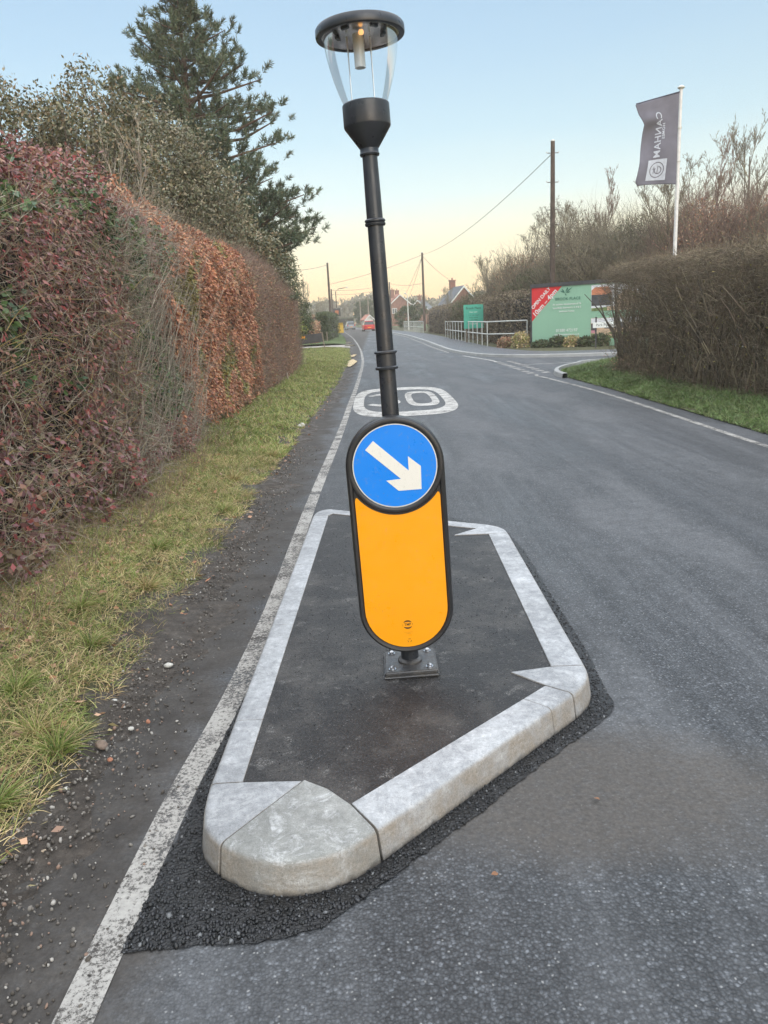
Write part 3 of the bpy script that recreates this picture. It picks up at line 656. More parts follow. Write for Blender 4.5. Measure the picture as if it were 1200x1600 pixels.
mk.prism([(.0195, .006), (.0205, .006), (.0205, -.004), (.0195, -.004)], 0, .0005, Matrix.Translation((0, yy, .235)) @ XZ)
mk.prism([(-.0195, .003), (-.0205, .003), (-.0205, -.007), (-.0195, -.007)], 0, .0005, Matrix.Translation((0, yy, .235)) @ XZ)
mk.build('maker_mark', M['ink'], shell)
text('maker_lettering', 'TMP', .0145, M['ink'], shell, Matrix.Translation((0, yy-.0002, .235)) @ XZ, .0002, bold=.0002)
rc = MB()
for k_ in range(3):
    a = 2*math.pi*k_/3+math.pi/2
    for da in (-.62, .05): 
        q = [(.0085*math.cos(a+da), .0085*math.sin(a+da)), (.0085*math.cos(a+da+.5), .0085*math.sin(a+da+.5)), (.0062*math.cos(a+da+.5), .0062*math.sin(a+da+.5)), (.0062*math.cos(a+da), .0062*math.sin(a+da))]
        rc.prism(q, 0, .0005, Matrix.Translation((.003, yy, .165)) @ XZ)
rc.build('recycling_mark', M['ink'], shell)
text('small_print', 'www.tmp.co.uk\nbollards', .0055, M['inkfaint'], shell, Matrix.Translation((.001, yy-.0002, .199)) @ XZ, .0002)
# lantern
Z0 = 2.030
MB().lathe([(.0, Z0), (.0345, Z0), (.0365, Z0+.006), (.034, Z0+.012), (.034, Z0+.024), (.040, Z0+.032), (.084, Z0+.095), (.0855, Z0+.101), (.085, Z0+.170), (.082, Z0+.174), (.07, Z0+.174)], 48).build('lantern_base', M['post'], bp, smooth=True)
ZL = Z0+.174
prof = [(.077, ZL-.004), (.083, ZL+.010), (.096, ZL+.045), (.108, ZL+.082), (.119, ZL+.125), (.127, ZL+.165), (.1315, ZL+.20), (.133, ZL+.226)]
MB().lathe(prof, 64, closed=False).build('glass_bowl', M['glass'], bp, smooth=True)
ZC = ZL+.217
lid = MB().lathe([(.136, ZC+.004), (.137, ZC), (.152, ZC-.002), (.157, ZC), (.1585, ZC+.006), (.158, ZC+.024), (.153, ZC+.031), (.12, ZC+.040), (.05, ZC+.046), (0, ZC+.048)], 64, closed=False).build('lid', M['post'], bp, smooth=True)
MB().lathe([(.137, ZC+.002), (.126, ZC+.006), (.118, ZC+.011), (.10, ZC+.014), (.09, ZC+.019), (.05, ZC+.021), (.03, ZC+.020), (0, ZC+.020)], 48, closed=False).build('reflector', M['chrome'], lid, smooth=True)
for x, y in ((-.048, .03), (.035, .045)): MB().tube([(x, y, ZL-.01), (x, y, ZC+.015)], .0026, 8).build('rod', M['rod'], bp, smooth=True)
MB().lathe([(.0, ZL+.118), (.019, ZL+.118), (.0195, ZL+.123), (.0195, ZC+.01), (.0, ZC+.01)], 24, (-.008, 0, 0)).build('lamp_tube', M['tube'], bp, smooth=True)
MB().lathe([(.0, ZC-.003), (.008, ZC), (.010, ZC+.007), (.007, ZC+.014), (.0, ZC+.016)], 16, (.004, -.026, 0), False).build('lamp_bulb', M['warm'], bp, smooth=True)
for a in range(5):
    t = a*1.256+.3; MB().box((.085*math.cos(t), .085*math.sin(t), ZC+.011), (.012, .028, .010), t).build('lamp_clip', M['post'], lid)
# ------------------------------------------------------------------ hedges on the left
def hx(y): return np.interp(y, [0, 4, 6, 8, 12, 16, 20, 24, 30, 37, 47], [-2.2, -2.25, -2.22, -2.30, -2.45, -2.5, -2.55, -2.52, -3.0, -3.7, -4.6])
def hedge_pts(n, y0, y1, H=2.9, r=.45, back=1.1, amp=.16, depth=.12, seed=1, zmin=.02, fx=hx, sgn=-1, ypow=1.0, lump=.55):
    y = y0+(y1-y0)*rng.uniform(size=n)**ypow; Hn = H+(vnoise(y, y*0, 1.1, seed+7)-.5)*.22
    tot = Hn-r+r*math.pi/2+back; u = zmin+rng.uniform(size=n)*(tot-zmin)
    a = np.clip((u-(Hn-r))/r, 0, math.pi/2); top = np.clip(u-(Hn-r)-r*math.pi/2, 0, None)
    d = r-r*np.cos(a)+top; z = np.minimum(u, Hn-r)+r*np.sin(a)
    nx, nz = np.cos(a), np.sin(a)
    lum = amp*(vnoise(y, u, lump, seed)-.5)*2+amp*.5*(vnoise(y, u, .2, seed+1)-.5)*2-rng.exponential(depth, n)+.03
    x = fx(y)+sgn*d-sgn*0; X = x-sgn*nx*lum; Z = np.maximum(z+nz*lum, .01)
    N_ = np.stack([-sgn*nx, np.zeros(n), nz], 1)
    return np.stack([X, y, Z], 1), N_, u
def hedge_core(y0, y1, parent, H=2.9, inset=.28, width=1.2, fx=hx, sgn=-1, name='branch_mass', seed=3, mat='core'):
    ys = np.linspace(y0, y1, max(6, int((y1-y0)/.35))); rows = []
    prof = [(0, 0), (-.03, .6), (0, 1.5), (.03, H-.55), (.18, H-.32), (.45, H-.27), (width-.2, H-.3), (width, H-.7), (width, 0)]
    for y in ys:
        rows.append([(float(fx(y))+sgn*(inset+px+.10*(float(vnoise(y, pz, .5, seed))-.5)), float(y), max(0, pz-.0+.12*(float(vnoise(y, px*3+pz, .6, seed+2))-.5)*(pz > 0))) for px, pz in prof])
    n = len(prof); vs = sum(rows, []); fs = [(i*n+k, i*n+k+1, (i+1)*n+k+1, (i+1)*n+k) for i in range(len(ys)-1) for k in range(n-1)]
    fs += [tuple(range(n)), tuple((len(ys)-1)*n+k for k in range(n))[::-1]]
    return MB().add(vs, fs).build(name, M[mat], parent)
def sel(P, N_, mask): return P[mask], N_[mask]
def pieces(name, lst, mat, parent): V, Fq = cat_np(lst); return npmesh(name, V, Fq, mat, parent)
M['leaf_red'] = leafmat('bronze_red_leaf', [(0.2267, 0.1026, 0.0991), (0.3142, 0.1426, 0.1301), (0.1662, 0.0816, 0.087), (0.3672, 0.1939, 0.1493), (0.2606, 0.1508, 0.157), (0.3866, 0.1004, 0.1017), (0.2052, 0.1206, 0.0938), (0.3061, 0.1862, 0.1184)], .42)
M['leaf_plum'] = leafmat('plum_leaf', [(0.2112, 0.1067, 0.1119), (0.2877, 0.1559, 0.1669), (0.1659, 0.0851, 0.0844), (0.4002, 0.1191, 0.1181), (0.3307, 0.1817, 0.1309), (0.1981, 0.1509, 0.1003)], .42)
M['leaf_ivy'] = leafmat('ivy_leaf', [(0.0824, 0.1409, 0.0531), (0.1149, 0.188, 0.071), (0.0664, 0.1103, 0.059), (0.162, 0.2205, 0.0889), (0.0996, 0.1581, 0.0996)], .35)
M['leaf_beech'] = leafmat('copper_beech_leaf', [(0.493, 0.2142, 0.1181), (0.3888, 0.1645, 0.102), (0.5996, 0.2797, 0.1558), (0.3143, 0.1307, 0.0888), (0.4539, 0.2489, 0.1456), (0.2556, 0.1128, 0.0842), (0.5457, 0.313, 0.1755)], .5)
M['leaf_olive'] = leafmat('olive_leaf', [(0.192, 0.18, 0.06), (0.264, 0.228, 0.072), (0.132, 0.144, 0.054), (0.336, 0.264, 0.084)], .5)
M['leaf_far'] = leafmat('brown_far_leaf', [(0.39, 0.2242, 0.145), (0.507, 0.3176, 0.2048), (0.2926, 0.1869, 0.1365), (0.351, 0.299, 0.1536), (0.468, 0.2242, 0.1365)], .7)
M['grass'] = leafmat('grass_blade', [(0.3125, 0.3599, 0.1164), (0.4687, 0.443, 0.1892), (0.1562, 0.2215, 0.0437), (0.2187, 0.2907, 0.0655), (0.1094, 0.1661, 0.0437), (0.2969, 0.3046, 0.1019), (0.375, 0.3046, 0.1455), (0.1719, 0.2492, 0.0728), (0.4687, 0.3599, 0.2037), (0.2657, 0.3323, 0.0874)], .55)
M['grass_dry'] = leafmat('dry_grass_blade', [(0.5893, 0.4627, 0.2378), (0.4715, 0.3702, 0.1829), (0.2946, 0.3146, 0.1098), (0.7072, 0.5552, 0.3111), (0.3535, 0.2406, 0.1373), (0.2357, 0.2776, 0.0732)], .7)
M['grass_green'] = leafmat('lush_grass_blade', [(0.1142, 0.1867, 0.0505), (0.1516, 0.2339, 0.069), (0.0912, 0.1405, 0.0471), (0.1955, 0.2702, 0.0942), (0.2368, 0.2608, 0.1098)], .5)

# 1 - bronze leaved shrub hedge nearest the camera
h1 = empty('shrub_hedge', (-2.6, 4, 0), 0, 'nearest hedge on the left, with hanging bronze and dark red leaves and lichen covered stems', 'hedge')
loc = lambda h: Matrix.Translation(-Vector(h.location))
def under(h, o): o.data.transform(loc(h)); return o
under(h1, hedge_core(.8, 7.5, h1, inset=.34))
P, N_, u = hedge_pts(66000, .8, 7.75, H=3.02, amp=.20, depth=.13, seed=11, ypow=.8)
pn = vnoise(P[:, 1], P[:, 2], .42, 21); low = P[:, 2] < .75+.5*vnoise(P[:, 1], P[:, 2], .4, 5)
n = len(P); D = N_*.55+rng.normal(size=(n, 3))*.55+np.array([0, 0, -.75])
dens = rng.uniform(size=n) < np.clip(.25+1.3*vnoise(P[:, 1], P[:, 2], .33, 31), .15, 1)*np.where(P[:, 2] < 1.7, .46, .88)
mr = dens & (~low) & (pn < .70); mp = dens & low; mi = dens & (~low) & (pn >= .70)
under(h1, pieces('leaves', [kites(P[mr], D[mr], rng.uniform(.034, .062, mr.sum()), rng.uniform(.014, .025, mr.sum()))], M['leaf_red'], h1))
under(h1, pieces('low_leaves', [kites(P[mp], D[mp]+rng.normal(size=(mp.sum(), 3))*.5, rng.uniform(.04, .06, mp.sum()), rng.uniform(.028, .042, mp.sum()))], M['leaf_plum'], h1))
under(h1, pieces('ivy', [kites(P[mi]-N_[mi]*.03, D[mi]+N_[mi]*.5, rng.uniform(.04, .075, mi.sum()), rng.uniform(.03, .05, mi.sum()))], M['leaf_ivy'], h1))
P, N_, u = hedge_pts(12500, .8, 7.7, amp=.18, depth=.10, seed=11, ypow=.85)
k = P[:, 2] < 2.6+.15*rng.normal(size=len(P)); P, N_ = P[k], N_[k]; D = N_*.30+rng.normal(size=P.shape)*np.array([.35, .8, .6])+np.array([0, .1, .15])
under(h1, pieces('twigs', [walks(P-D*.12, D, rng.uniform(.2, .55, len(P)), rng.uniform(.0016, .0036, len(P)), 5, .28)], M['twig_mix'], h1))
P, N_, u = hedge_pts(700, .8, 7.6, amp=.18, depth=.06, seed=11, ypow=.9); P = P[P[:, 2] < 1.9]
D = rng.normal(size=P.shape)*.6+np.array([.1, .45, .2])
under(h1, pieces('lichen_stems', [walks(P, D, rng.uniform(.25, .8, len(P)), rng.uniform(.002, .0055, len(P)), 6, .32)], M['twig_lichen'], h1))
# 2 - twiggy ivy covered stretch
h2 = empty('mixed_hedge', (-2.6, 8.5, 0), 0, 'hedge stretch with pale upright stems over green ivy, between bronze shrub and copper beech', 'hedge')
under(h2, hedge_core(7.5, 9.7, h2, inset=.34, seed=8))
P, N_, u = hedge_pts(17000, 7.5, 9.9, amp=.16, depth=.12, seed=14, H=2.85)
n = len(P); D = N_*.6+rng.normal(size=(n, 3))*.6+np.array([0, 0, -.6]); q = vnoise(P[:, 1], P[:, 2], .45, 33)+.35*(P[:, 2] > 2.6)-.25*(P[:, 2] < .9)
mi = (q < .62) & (P[:, 2] > .6); mr = ~mi
under(h2, pieces('ivy', [kites(P[mi], D[mi], rng.uniform(.035, .065, mi.sum()), rng.uniform(.025, .042, mi.sum()))], M['leaf_ivy'], h2))
under(h2, pieces('leaves', [kites(P[mr], D[mr], rng.uniform(.04, .06, mr.sum()), rng.uniform(.018, .03, mr.sum()))], M['leaf_red'], h2))
P = np.stack([hx(rng.uniform(6.7, 9.9, 620))+rng.uniform(-.25, .10, 620), rng.uniform(6.7, 9.9, 620), rng.uniform(.05, 1.75, 620)], 1)
D = np.stack([rng.normal(.12, .18, 620), rng.normal(.12, .35, 620), np.full(620, .9)], 1)
under(h2, pieces('stems', [walks(P, D, rng.uniform(.5, 1.25, 620), rng.uniform(.0025, .006, 620), 6, .12, .05)], M['twig_pale'], h2))
P, N_, u = hedge_pts(4600, 6.9, 10.1, amp=.18, depth=.08, seed=14)
k = P[:, 2] < 2.75; P, N_ = P[k], N_[k]; D = N_*.25+rng.normal(size=P.shape)*.6+np.array([0, .2, .2])
under(h2, pieces('twigs', [walks(P, D, rng.uniform(.2, .6, len(P)), rng.uniform(.0016, .003, len(P)), 5, .25)], M['twig_pale'], h2))
# 3 - copper beech hedge
h3 = empty('beech_hedge', (-2.8, 13, 0), 0, 'clipped beech hedge holding dense dry copper brown leaves', 'hedge')
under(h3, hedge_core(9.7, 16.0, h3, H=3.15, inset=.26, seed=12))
P, N_, u = hedge_pts(90000, 8.9, 16.2, amp=.12, depth=.10, seed=17, H=3.12, r=.6, ypow=1.15)
n = len(P); D = N_*.45+rng.normal(size=(n, 3))*.45+np.array([.1, -.1, -.8])
mz = rng.uniform(size=n) < np.where(P[:, 2] < .35, .3, 1)*np.clip(.5+vnoise(P[:, 1], P[:, 2], .3, 41)*1.2, 0, 1)
ol = mz & (vnoise(P[:, 1], P[:, 2], .5, 44) > .74); mz &= ~ol
under(h3, pieces('leaves', [kites(P[mz], D[mz], rng.uniform(.045, .075, mz.sum()), rng.uniform(.02, .034, mz.sum()))], M['leaf_beech'], h3))
under(h3, pieces('olive_leaves', [kites(P[ol], D[ol], rng.uniform(.045, .07, ol.sum()), rng.uniform(.02, .034, ol.sum()))], M['leaf_olive'], h3))
P, N_, u = hedge_pts(2500, 9.3, 16, amp=.12, depth=.06, seed=17, H=3.1, r=.6); D = N_*.4+rng.normal(size=P.shape)*.5+np.array([0, 0, .35])
under(h3, pieces('twigs', [walks(P, D, rng.uniform(.2, .45, len(P)), rng.uniform(.002, .004, len(P)), 4, .2)], M['twig'], h3))
# 4 - greyish far stretch, 5 - last stretch
for (nm, lb, y0, y1, H, nl, nt_, sd) in (('clipped_hedge', 'clipped hedge beyond the copper beech, grey pink bare twigs with rusty leaves low down', 16.0, 21.5, 3.05, 24000, 7000, 51), ('clipped_hedge', 'furthest and lowest stretch of the long left hedge, dull grey brown', 21.5, 30, 2.75, 24000, 7000, 61)):
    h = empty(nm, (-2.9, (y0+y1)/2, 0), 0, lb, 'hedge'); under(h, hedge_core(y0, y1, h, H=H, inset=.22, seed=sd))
    P, N_, u = hedge_pts(nl, y0, y1+.1, amp=.12, depth=.10, seed=sd, H=H, r=.6); D = N_*.5+rng.normal(size=P.shape)*.6+np.array([0, 0, -.4])
    mz = rng.uniform(size=len(P)) < .65+.35*(P[:, 2] < 1.4)
    under(h, pieces('leaves', [kites(P[mz], D[mz], rng.uniform(.05, .085, mz.sum()), rng.uniform(.02, .035, mz.sum()))], M['leaf_far'], h))
    P, N_, u = hedge_pts(nt_, y0, y1, amp=.12, depth=.05, seed=sd, H=H, r=.6); D = N_*.5+rng.normal(size=P.shape)*.5+np.array([0, 0, .45])
    under(h, pieces('twigs', [walks(P, D, rng.uniform(.15, .4, len(P)), rng.uniform(.003, .005, len(P)), 3, .25)], M['twig_red'], h))

# ------------------------------------------------------------------ hedge on the right
def rx(y): return np.interp(y, [1, 6, 11.1, 12.4, 15.1, 17, 18.6, 20.2], [6.2, 6.0, 5.65, 5.35, 5.38, 5.42, 5.5, 5.65])
hr = empty('bare_hedge', (6.2, 14, 0), 0, 'tall bare twiggy hedge on the right verge, dark stems with gaps near its far end', 'hedge')
def rhH(y): return np.interp(y, [1, 11, 14, 17.5, 20], [2.45, 2.42, 2.52, 2.58, 2.55])
def rhP(n, y0=2, y1=19.3, th=1.3): 
    y = y0+(y1-y0)*rng.uniform(size=n)**.85; return rx(y)+rng.uniform(0, 1, n)**1.3*th, y
parts = []
n = 34000; x, y = rhP(n, y1=19.5); z = rhH(y)-.12-np.abs(rng.exponential(.5, n)); k = (z > .25) & ((y < 18.0) | (z > 1.35+rng.normal(0, .25, n))); P = np.stack([x, y, z], 1)[k]
parts.append(walks(P, rng.normal(size=P.shape)*np.array([.9, .9, .45])+np.array([-.1, 0, .12]), rng.uniform(.12, .38, len(P)), rng.uniform(.0022, .0045, len(P)), 4, .35))
n = 8000; x, y = rhP(n, y1=18.2); z = rng.uniform(.1, 1.7, n); P = np.stack([x, y, z], 1)
parts.append(walks(P, rng.normal(size=P.shape)*.45+np.array([0, 0, .75]), rng.uniform(.4, .9, n), rng.uniform(.003, .006, n), 4, .28))
n = 5500; x, y = rhP(n, y1=18.4, th=1.0); P = np.stack([x, y, np.full(n, .05)], 1)
parts.append(walks(P, rng.normal(size=P.shape)*.7+np.array([-.2, 0, .35]), rng.uniform(.3, .8, n), rng.uniform(.002, .004, n), 5, .35, -.05))
under(hr, pieces('twigs', parts, M['twig_dark'], hr))
n = 230; x, y = rhP(n, y1=18.3, th=.9); x = x+.15; P = np.stack([x, y, np.full(n, .03)], 1)
under(hr, pieces('stems', [walks(P, np.stack([rng.normal(0, .12, n), rng.normal(0, .22, n), np.ones(n)], 1), rng.uniform(1.5, 2.3, n), rng.uniform(.010, .032, n), 8, .10)], M['twig_dark'], hr))
P = np.array([[6.05, 18.9, .02]]*14)+rng.normal(0, .05, (14, 3))*np.array([1, 1, 0]); 
under(hr, pieces('forked_trunk', [walks(P, np.stack([rng.normal(-.02, .22, 14), rng.normal(0, .2, 14), np.ones(14)], 1), rng.uniform(1.7, 2.3, 14), rng.uniform(.035, .06, 14), 8, .12)], M['bark'], hr))
n = 2600; x, y = rhP(n); z = rng.uniform(.1, 2.2, n); P = np.stack([x, y, z], 1)
under(hr, pieces('leaves', [kites(P, rng.normal(size=P.shape), .045, .025)], M['leaf_olive'], hr))
n = 5000; x, y = rhP(n, y1=17.6, th=.5); P = np.stack([x+.55, y, rng.uniform(.1, 2.2, n)], 1)
under(hr, pieces('inner_twigs', [walks(P, rng.normal(size=P.shape)*.5+np.array([0, 0, .5]), .6, .010, 3, .3)], M['twig_dark'], hr))
# low shrub under the far end
hs = empty('low_shrub', (6.1, 17.6, .1), 0, 'small brown leafless shrub at the foot of the forked trunk', 'shrub')
n = 900; P = np.stack([rng.normal(0, .28, n), rng.normal(0, .7, n), rng.uniform(0, .1, n)], 1)
pieces('twigs', [walks(P, rng.normal(size=P.shape)*.6+np.array([0, 0, .6]), rng.uniform(.2, .45, n), .004, 4, .3)], M['twig'], hs)
n = 1200; P = np.stack([rng.normal(0, .3, n), rng.normal(0, .75, n), rng.uniform(0.02, .38, n)], 1); pieces('leaves', [kites(P, rng.normal(size=P.shape), .05, .028)], M['leaf_far'], hs)

# ------------------------------------------------------------------ grass and litter
def blades(P, D, L, W, droop=.5):
    n = len(P); D = unit(D); Wv = unit(np.cross(D, rng.normal(size=(n, 3)))); L = np.broadcast_to(L, (n,))[:, None]; W = np.broadcast_to(W, (n,))[:, None]
    H = D*np.array([1, 1, 0]); H = H+rng.normal(size=(n, 3))*.15*np.array([1, 1, 0]); V = np.empty((n, 8, 3)); c = P.copy(); d = D.copy()
    for k in range(4):
        wk = W*(1, .85, .55, .08)[k]*.5; V[:, 2*k] = c-Wv*wk; V[:, 2*k+1] = c+Wv*wk
        c = c+d*L/3; d = unit(d+(H*.6+np.array([0, 0, -.55]))*droop)
    b = np.arange(n)[:, None]*8
    return V.reshape(-1, 3), np.concatenate([b+np.array([[2*k, 2*k+1, 2*k+3, 2*k+2]]) for k in range(3)])
def vgrass(name, n, y0, y1, w0, w1, L, W, mat, thr, seed, ypow=1.0, side=-1, lay=.6, stuff=None):
    y = y0+(y1-y0)*rng.uniform(size=n)**ypow; o = w0+(w1-w0)*rng.uniform(size=n)
    x = LE(y)-o if side < 0 else np.interp(y, ysr, ex)+o
    k = (vnoise(x, y, .22, seed)*.6+vnoise(x, y, .07, seed+1)*.4+np.clip((o-.1)*.6, -.2, .15)) > thr; x, y = x[k], y[k]; n = len(x)
    z = (lverge_z(x, y) if side < 0 else rverge_z(x, y))-.005
    cl = np.stack([vnoise(x, y, .12, seed+5)-.5, vnoise(x, y, .12, seed+6)-.5, np.zeros(n)], 1)*2.2
    D = rng.normal(size=(n, 3))*lay*np.array([1, 1, .2])+cl+np.array([0, 0, 1.0])
    o = npmesh(name, *blades(np.stack([x, y, z], 1), D, rng.uniform(.6, 1.25, n)*L, W), mat); tag(o, stuff, 'grass', kind='stuff')
vgrass('grass', 60000, .5, 10, .02, 1.35, .075, .0032, M['grass'], .43, 71, 1.25, stuff='mixed green and straw coloured grass on the near left verge')
vgrass('dry_grass', 70000, .5, 10, .0, 1.4, .085, .003, M['grass_dry'], .40, 77, 1.25, lay=1.0, stuff='dry straw coloured grass and dead blades along the near left verge')
vgrass('grass', 60000, 9, 46, -.02, 1.5, .10, .008, M['grass'], .33, 81, 1.4, stuff='green grass running along the left verge further up the road')
vgrass('grass', 16000, 22, 46, 1.3, 4.5, .12, .014, M['grass'], .3, 85, 1.0, stuff='rough grass on the left verge near the black sign')
vgrass('grass', 70000, 5, 22.5, -.02, 1.5, .10, .0075, M['grass_green'], .25, 91, 1.0, side=1, stuff='lush green grass on the right verge in front of the bare hedge')
tP = [(-1.47, 2.02, 1.0), (-1.36, 2.28, 1.1), (-1.28, 2.62, 1.15), (-1.40, 2.72, 1.0), (-1.55, 2.45, 1.1), (-1.62, 3.05, .9), (-1.72, 2.2, 1.1), (-1.5, 3.6, .8), (-1.9, 3.1, 1.1), (-1.45, 4.4, .8), (-1.6, 5.2, .9), (-1.35, 6.3, .8), (-1.5, 7.6, 1), (-1.32, 1.85, .9), (-1.7, 4.0, .9), (-1.3, 9.0, .9)]
for i, (x, y, s_c) in enumerate(tP):
    n = 190; a = rng.uniform(0, 6.28, n); r_ = rng.uniform(0, .035, n)*s_c; P = np.stack([r_*np.cos(a), r_*np.sin(a), np.zeros(n)], 1)
    D = np.stack([np.cos(a)*.5+.3, np.sin(a)*.5-.1, np.full(n, .8)], 1)+rng.normal(size=(n, 3))*.2
    o = npmesh('grass_tuft', *blades(P, D, rng.uniform(.08, .19, n)*s_c, .0034, .55), M['grass' if i % 3 else 'grass_dry']); o.location = (x, y, float(lverge_z(np.array([x]), np.array([y]))[0])-.004)
    tag(o, 'arching tuft of long grass blades on the left verge', 'grass tuft', 'grass tufts on the left verge')
n = 700; y = 2.6+8*rng.uniform(size=n)**1.1; x = hx(y)+rng.uniform(.0, .42, n); z = lverge_z(x, y)
tag(npmesh('dead_stalks', *walks(np.stack([x, y, z], 1), rng.normal(size=(n, 3))*.38+np.array([.1, 0, .9]), rng.uniform(.1, .28, n), .0022, 4, .15), M['twig_red']), 'thin reddish dead stalks standing along the foot of the near hedge', 'stalks', kind='stuff')
n = 5200; y = 1.2+16*rng.uniform(size=n)**1.4; x = np.where(rng.uniform(size=n) < .75, hx(y)+rng.uniform(-.3, .5, n), LE(y)-rng.uniform(-.15, 1.2, n)); z = np.maximum(lverge_z(x, y), .01)+rng.uniform(.003, .02, n)
tag(npmesh('leaf_litter', *kites(np.stack([x, y, z], 1), rng.normal(size=(n, 3))*np.array([1, 1, .15]), rng.uniform(.025, .055, n), rng.uniform(.015, .03, n)), M['leaf_far']), 'fallen brown leaves under the hedge and on the left verge', 'leaf litter', kind='stuff')
# little stones in the mud
n = 11000; y = .9+9*rng.uniform(size=n)**1.6; x = LE(y)+.02+rng.normal(0, .17, n)
s_ = N('mixed_stone'); g_ = s_.n('ShaderNodeNewGeometry')
M['stones'] = s_.out(s_.ramp(g_.outputs['Random Per Island'], [(0, (.07, .06, .05)), (.35, (.13, .115, .10)), (.65, (.18, .165, .145)), (.86, (.24, .16, .12)), (.93, (.36, .34, .31))], 'CONSTANT'), .75)
sz = rng.uniform(.002, .0065, n)*np.clip(rng.uniform(.5, 1.5, n), .5, 1.5); zz = np.where(x < LE(y)+.25, .012+.018*np.clip((LE(y)+.26-x)/.5, 0, 1), .004)
V, Fc = chips(np.column_stack([x, y, zz]), sz); tag(npmesh('gravel', V, Fc, M['stones']), 'fine gravel and grit strewn over the muddy shoulder', 'gravel', kind='stuff')
M['st_white'] = plain('chalk_stone', (.50, .49, .45), .8, sc=40, var=.25, bump=.003); M['st_brown'] = plain('brown_stone', (.20, .15, .12), .8, sc=40, var=.3, bump=.003); M['st_red'] = plain('brick_fragment', (.34, .15, .09), .85, sc=40, var=.25, bump=.003); M['st_tan'] = plain('tan_stone', (.42, .34, .25), .8, sc=40, var=.2, bump=.003)
def pebble(x, y, s, mat, lab, grp=None, nm='stone'):
    bm = bmesh.new(); bmesh.ops.create_icosphere(bm, subdivisions=2, radius=1); r = random.Random(int(x*1000+y*77))
    ax = (r.uniform(.8, 1.3), r.uniform(.7, 1.0), r.uniform(.5, .75)); off = [Vector((r.uniform(-1, 1), r.uniform(-1, 1), r.uniform(-1, 1))).normalized() for _ in range(5)]
    for v in bm.verts:
        c = v.co.copy()
        for o_ in off: 
            d = c.dot(o_)
            if d > .62: c -= o_*(d-.62)*.9
        v.co = Vector((c.x*ax[0]*s, c.y*ax[1]*s, c.z*ax[2]*s))
    me = bpy.data.meshes.new(nm); bm.to_mesh(me); bm.free(); o = link(nm, me, M[mat]); o.rotation_euler = (0, 0, r.uniform(0, 6))
    zb = float(lverge_z(np.array([x]), np.array([y]))[0]) if x < LE(y)+.05 else .015
    o.location = (x, y, zb+s*.3); tag(o, lab, 'stone', grp); return o
pebble(-1.2, 11.8, .07, 'st_white', 'crumpled white lump of litter at the verge edge up the road', nm='litter')
pebble(-1.055, 3.36, .021, 'st_white', 'large chalky white stone alone on the mud beside the grass')
pebble(-1.13, 2.66, .026, 'st_brown', 'big dull brown stone below the long grass tuft')
pebble(-1.055, 2.78, .016, 'st_white', 'white stone next to the orange leaf fragments')
pebble(-1.065, 2.56, .012, 'st_red', 'small orange brick fragment on the mud'); pebble(-1.00, 2.83, .013, 'st_red', 'reddish fragment beside the white stone')
pebble(-1.225, 1.69, .013, 'st_tan', 'pale tan flat stone by the bottom left edge'); pebble(-1.16, 2.38, .012, 'st_white', 'whitish rounded stone on bare soil between tufts'); pebble(-1.18, 2.04, .011, 'st_tan', 'tan pebble lying above the flat stone')
for i in range(46):
    y = .95+6.5*rng.uniform()**1.3; x = float(LE(y))+rng.normal(-.06, .12)
    pebble(float(x), float(y), rng.uniform(.006, .013), ('st_white', 'st_brown', 'st_tan')[i % 3], 'small loose stone lying on the muddy road edge', 'small stones on the muddy road edge')
s_ = N('fallen_leaf_orange'); M['fleaf'] = s_.out(s_.ramp(s_.noise(60, 3), [(.3, (.15, .075, .04)), (.7, (.28, .13, .06))]), .6)
def fleaf(x, y, z, s, lab, rz=0.0):
    m = MB(); pts = [(0, 0), (.35, .28), (.7, .3), (1, 0), (.7, -.3), (.35, -.28)]; m.add([((p[0]-.5)*s, p[1]*s, .25*s*abs(p[1])+.03*s*math.sin(p[0]*5)) for p in pts]+[(0, 0, 0)], [(i, (i+1) % 6, 6) for i in range(6)])
    o = m.build('fallen_leaf', M['fleaf']); o.location = (x, y, z); o.rotation_euler = (.2, .15, rz); tag(o, lab, 'leaf')
fleaf(.26, 1.86, .012, .024, 'brown dead leaf lying on the road in front of the island', .4); fleaf(.64, 2.18, .012, .024, 'dead leaf on the road right of the front kerb', 2.2)
fleaf(-1.62, 4.15, .13, .06, 'yellow ochre leaf standing out in the verge grass', 1.2); fleaf(-1.72, 4.2, .13, .055, 'pale orange leaf left of the yellow one in the grass', 2.8); fleaf(-1.31, 1.95, .05, .05, 'curled rust coloured leaf at the grass edge, bottom left', .9)

# ------------------------------------------------------------------ trees
M['needle'] = leafmat('pine_needle', [(0.0869, 0.1265, 0.0737), (0.1176, 0.1638, 0.0912), (0.0711, 0.0974, 0.0644), (0.1549, 0.1945, 0.1087), (0.1327, 0.1592, 0.1196), (0.1809, 0.1677, 0.1017)], .5)
M['holly'] = leafmat('evergreen_leaf', [(0.111, 0.1209, 0.0673), (0.1679, 0.1571, 0.0882), (0.0819, 0.0949, 0.0563), (0.2537, 0.212, 0.1271), (0.1982, 0.1915, 0.1073), (0.31, 0.2332, 0.1543), (0.1414, 0.148, 0.0934)], .35)
M['greygreen'] = leafmat('grey_green_leaf', [(0.1564, 0.162, 0.0939), (0.2123, 0.1969, 0.1227), (0.1214, 0.1348, 0.0791), (0.2676, 0.2251, 0.1447), (0.184, 0.1636, 0.1142)], .5)
M['conifer'] = leafmat('cypress_leaf', [(0.0627, 0.0908, 0.0402), (0.0873, 0.121, 0.0479), (0.0503, 0.0728, 0.0368), (0.1235, 0.146, 0.0617), (0.1046, 0.1046, 0.0596)], .6)
M['lime'] = leafmat('yellow_green_leaf', [(.18, .22, .05), (.26, .27, .06), (.13, .17, .05)], .6)
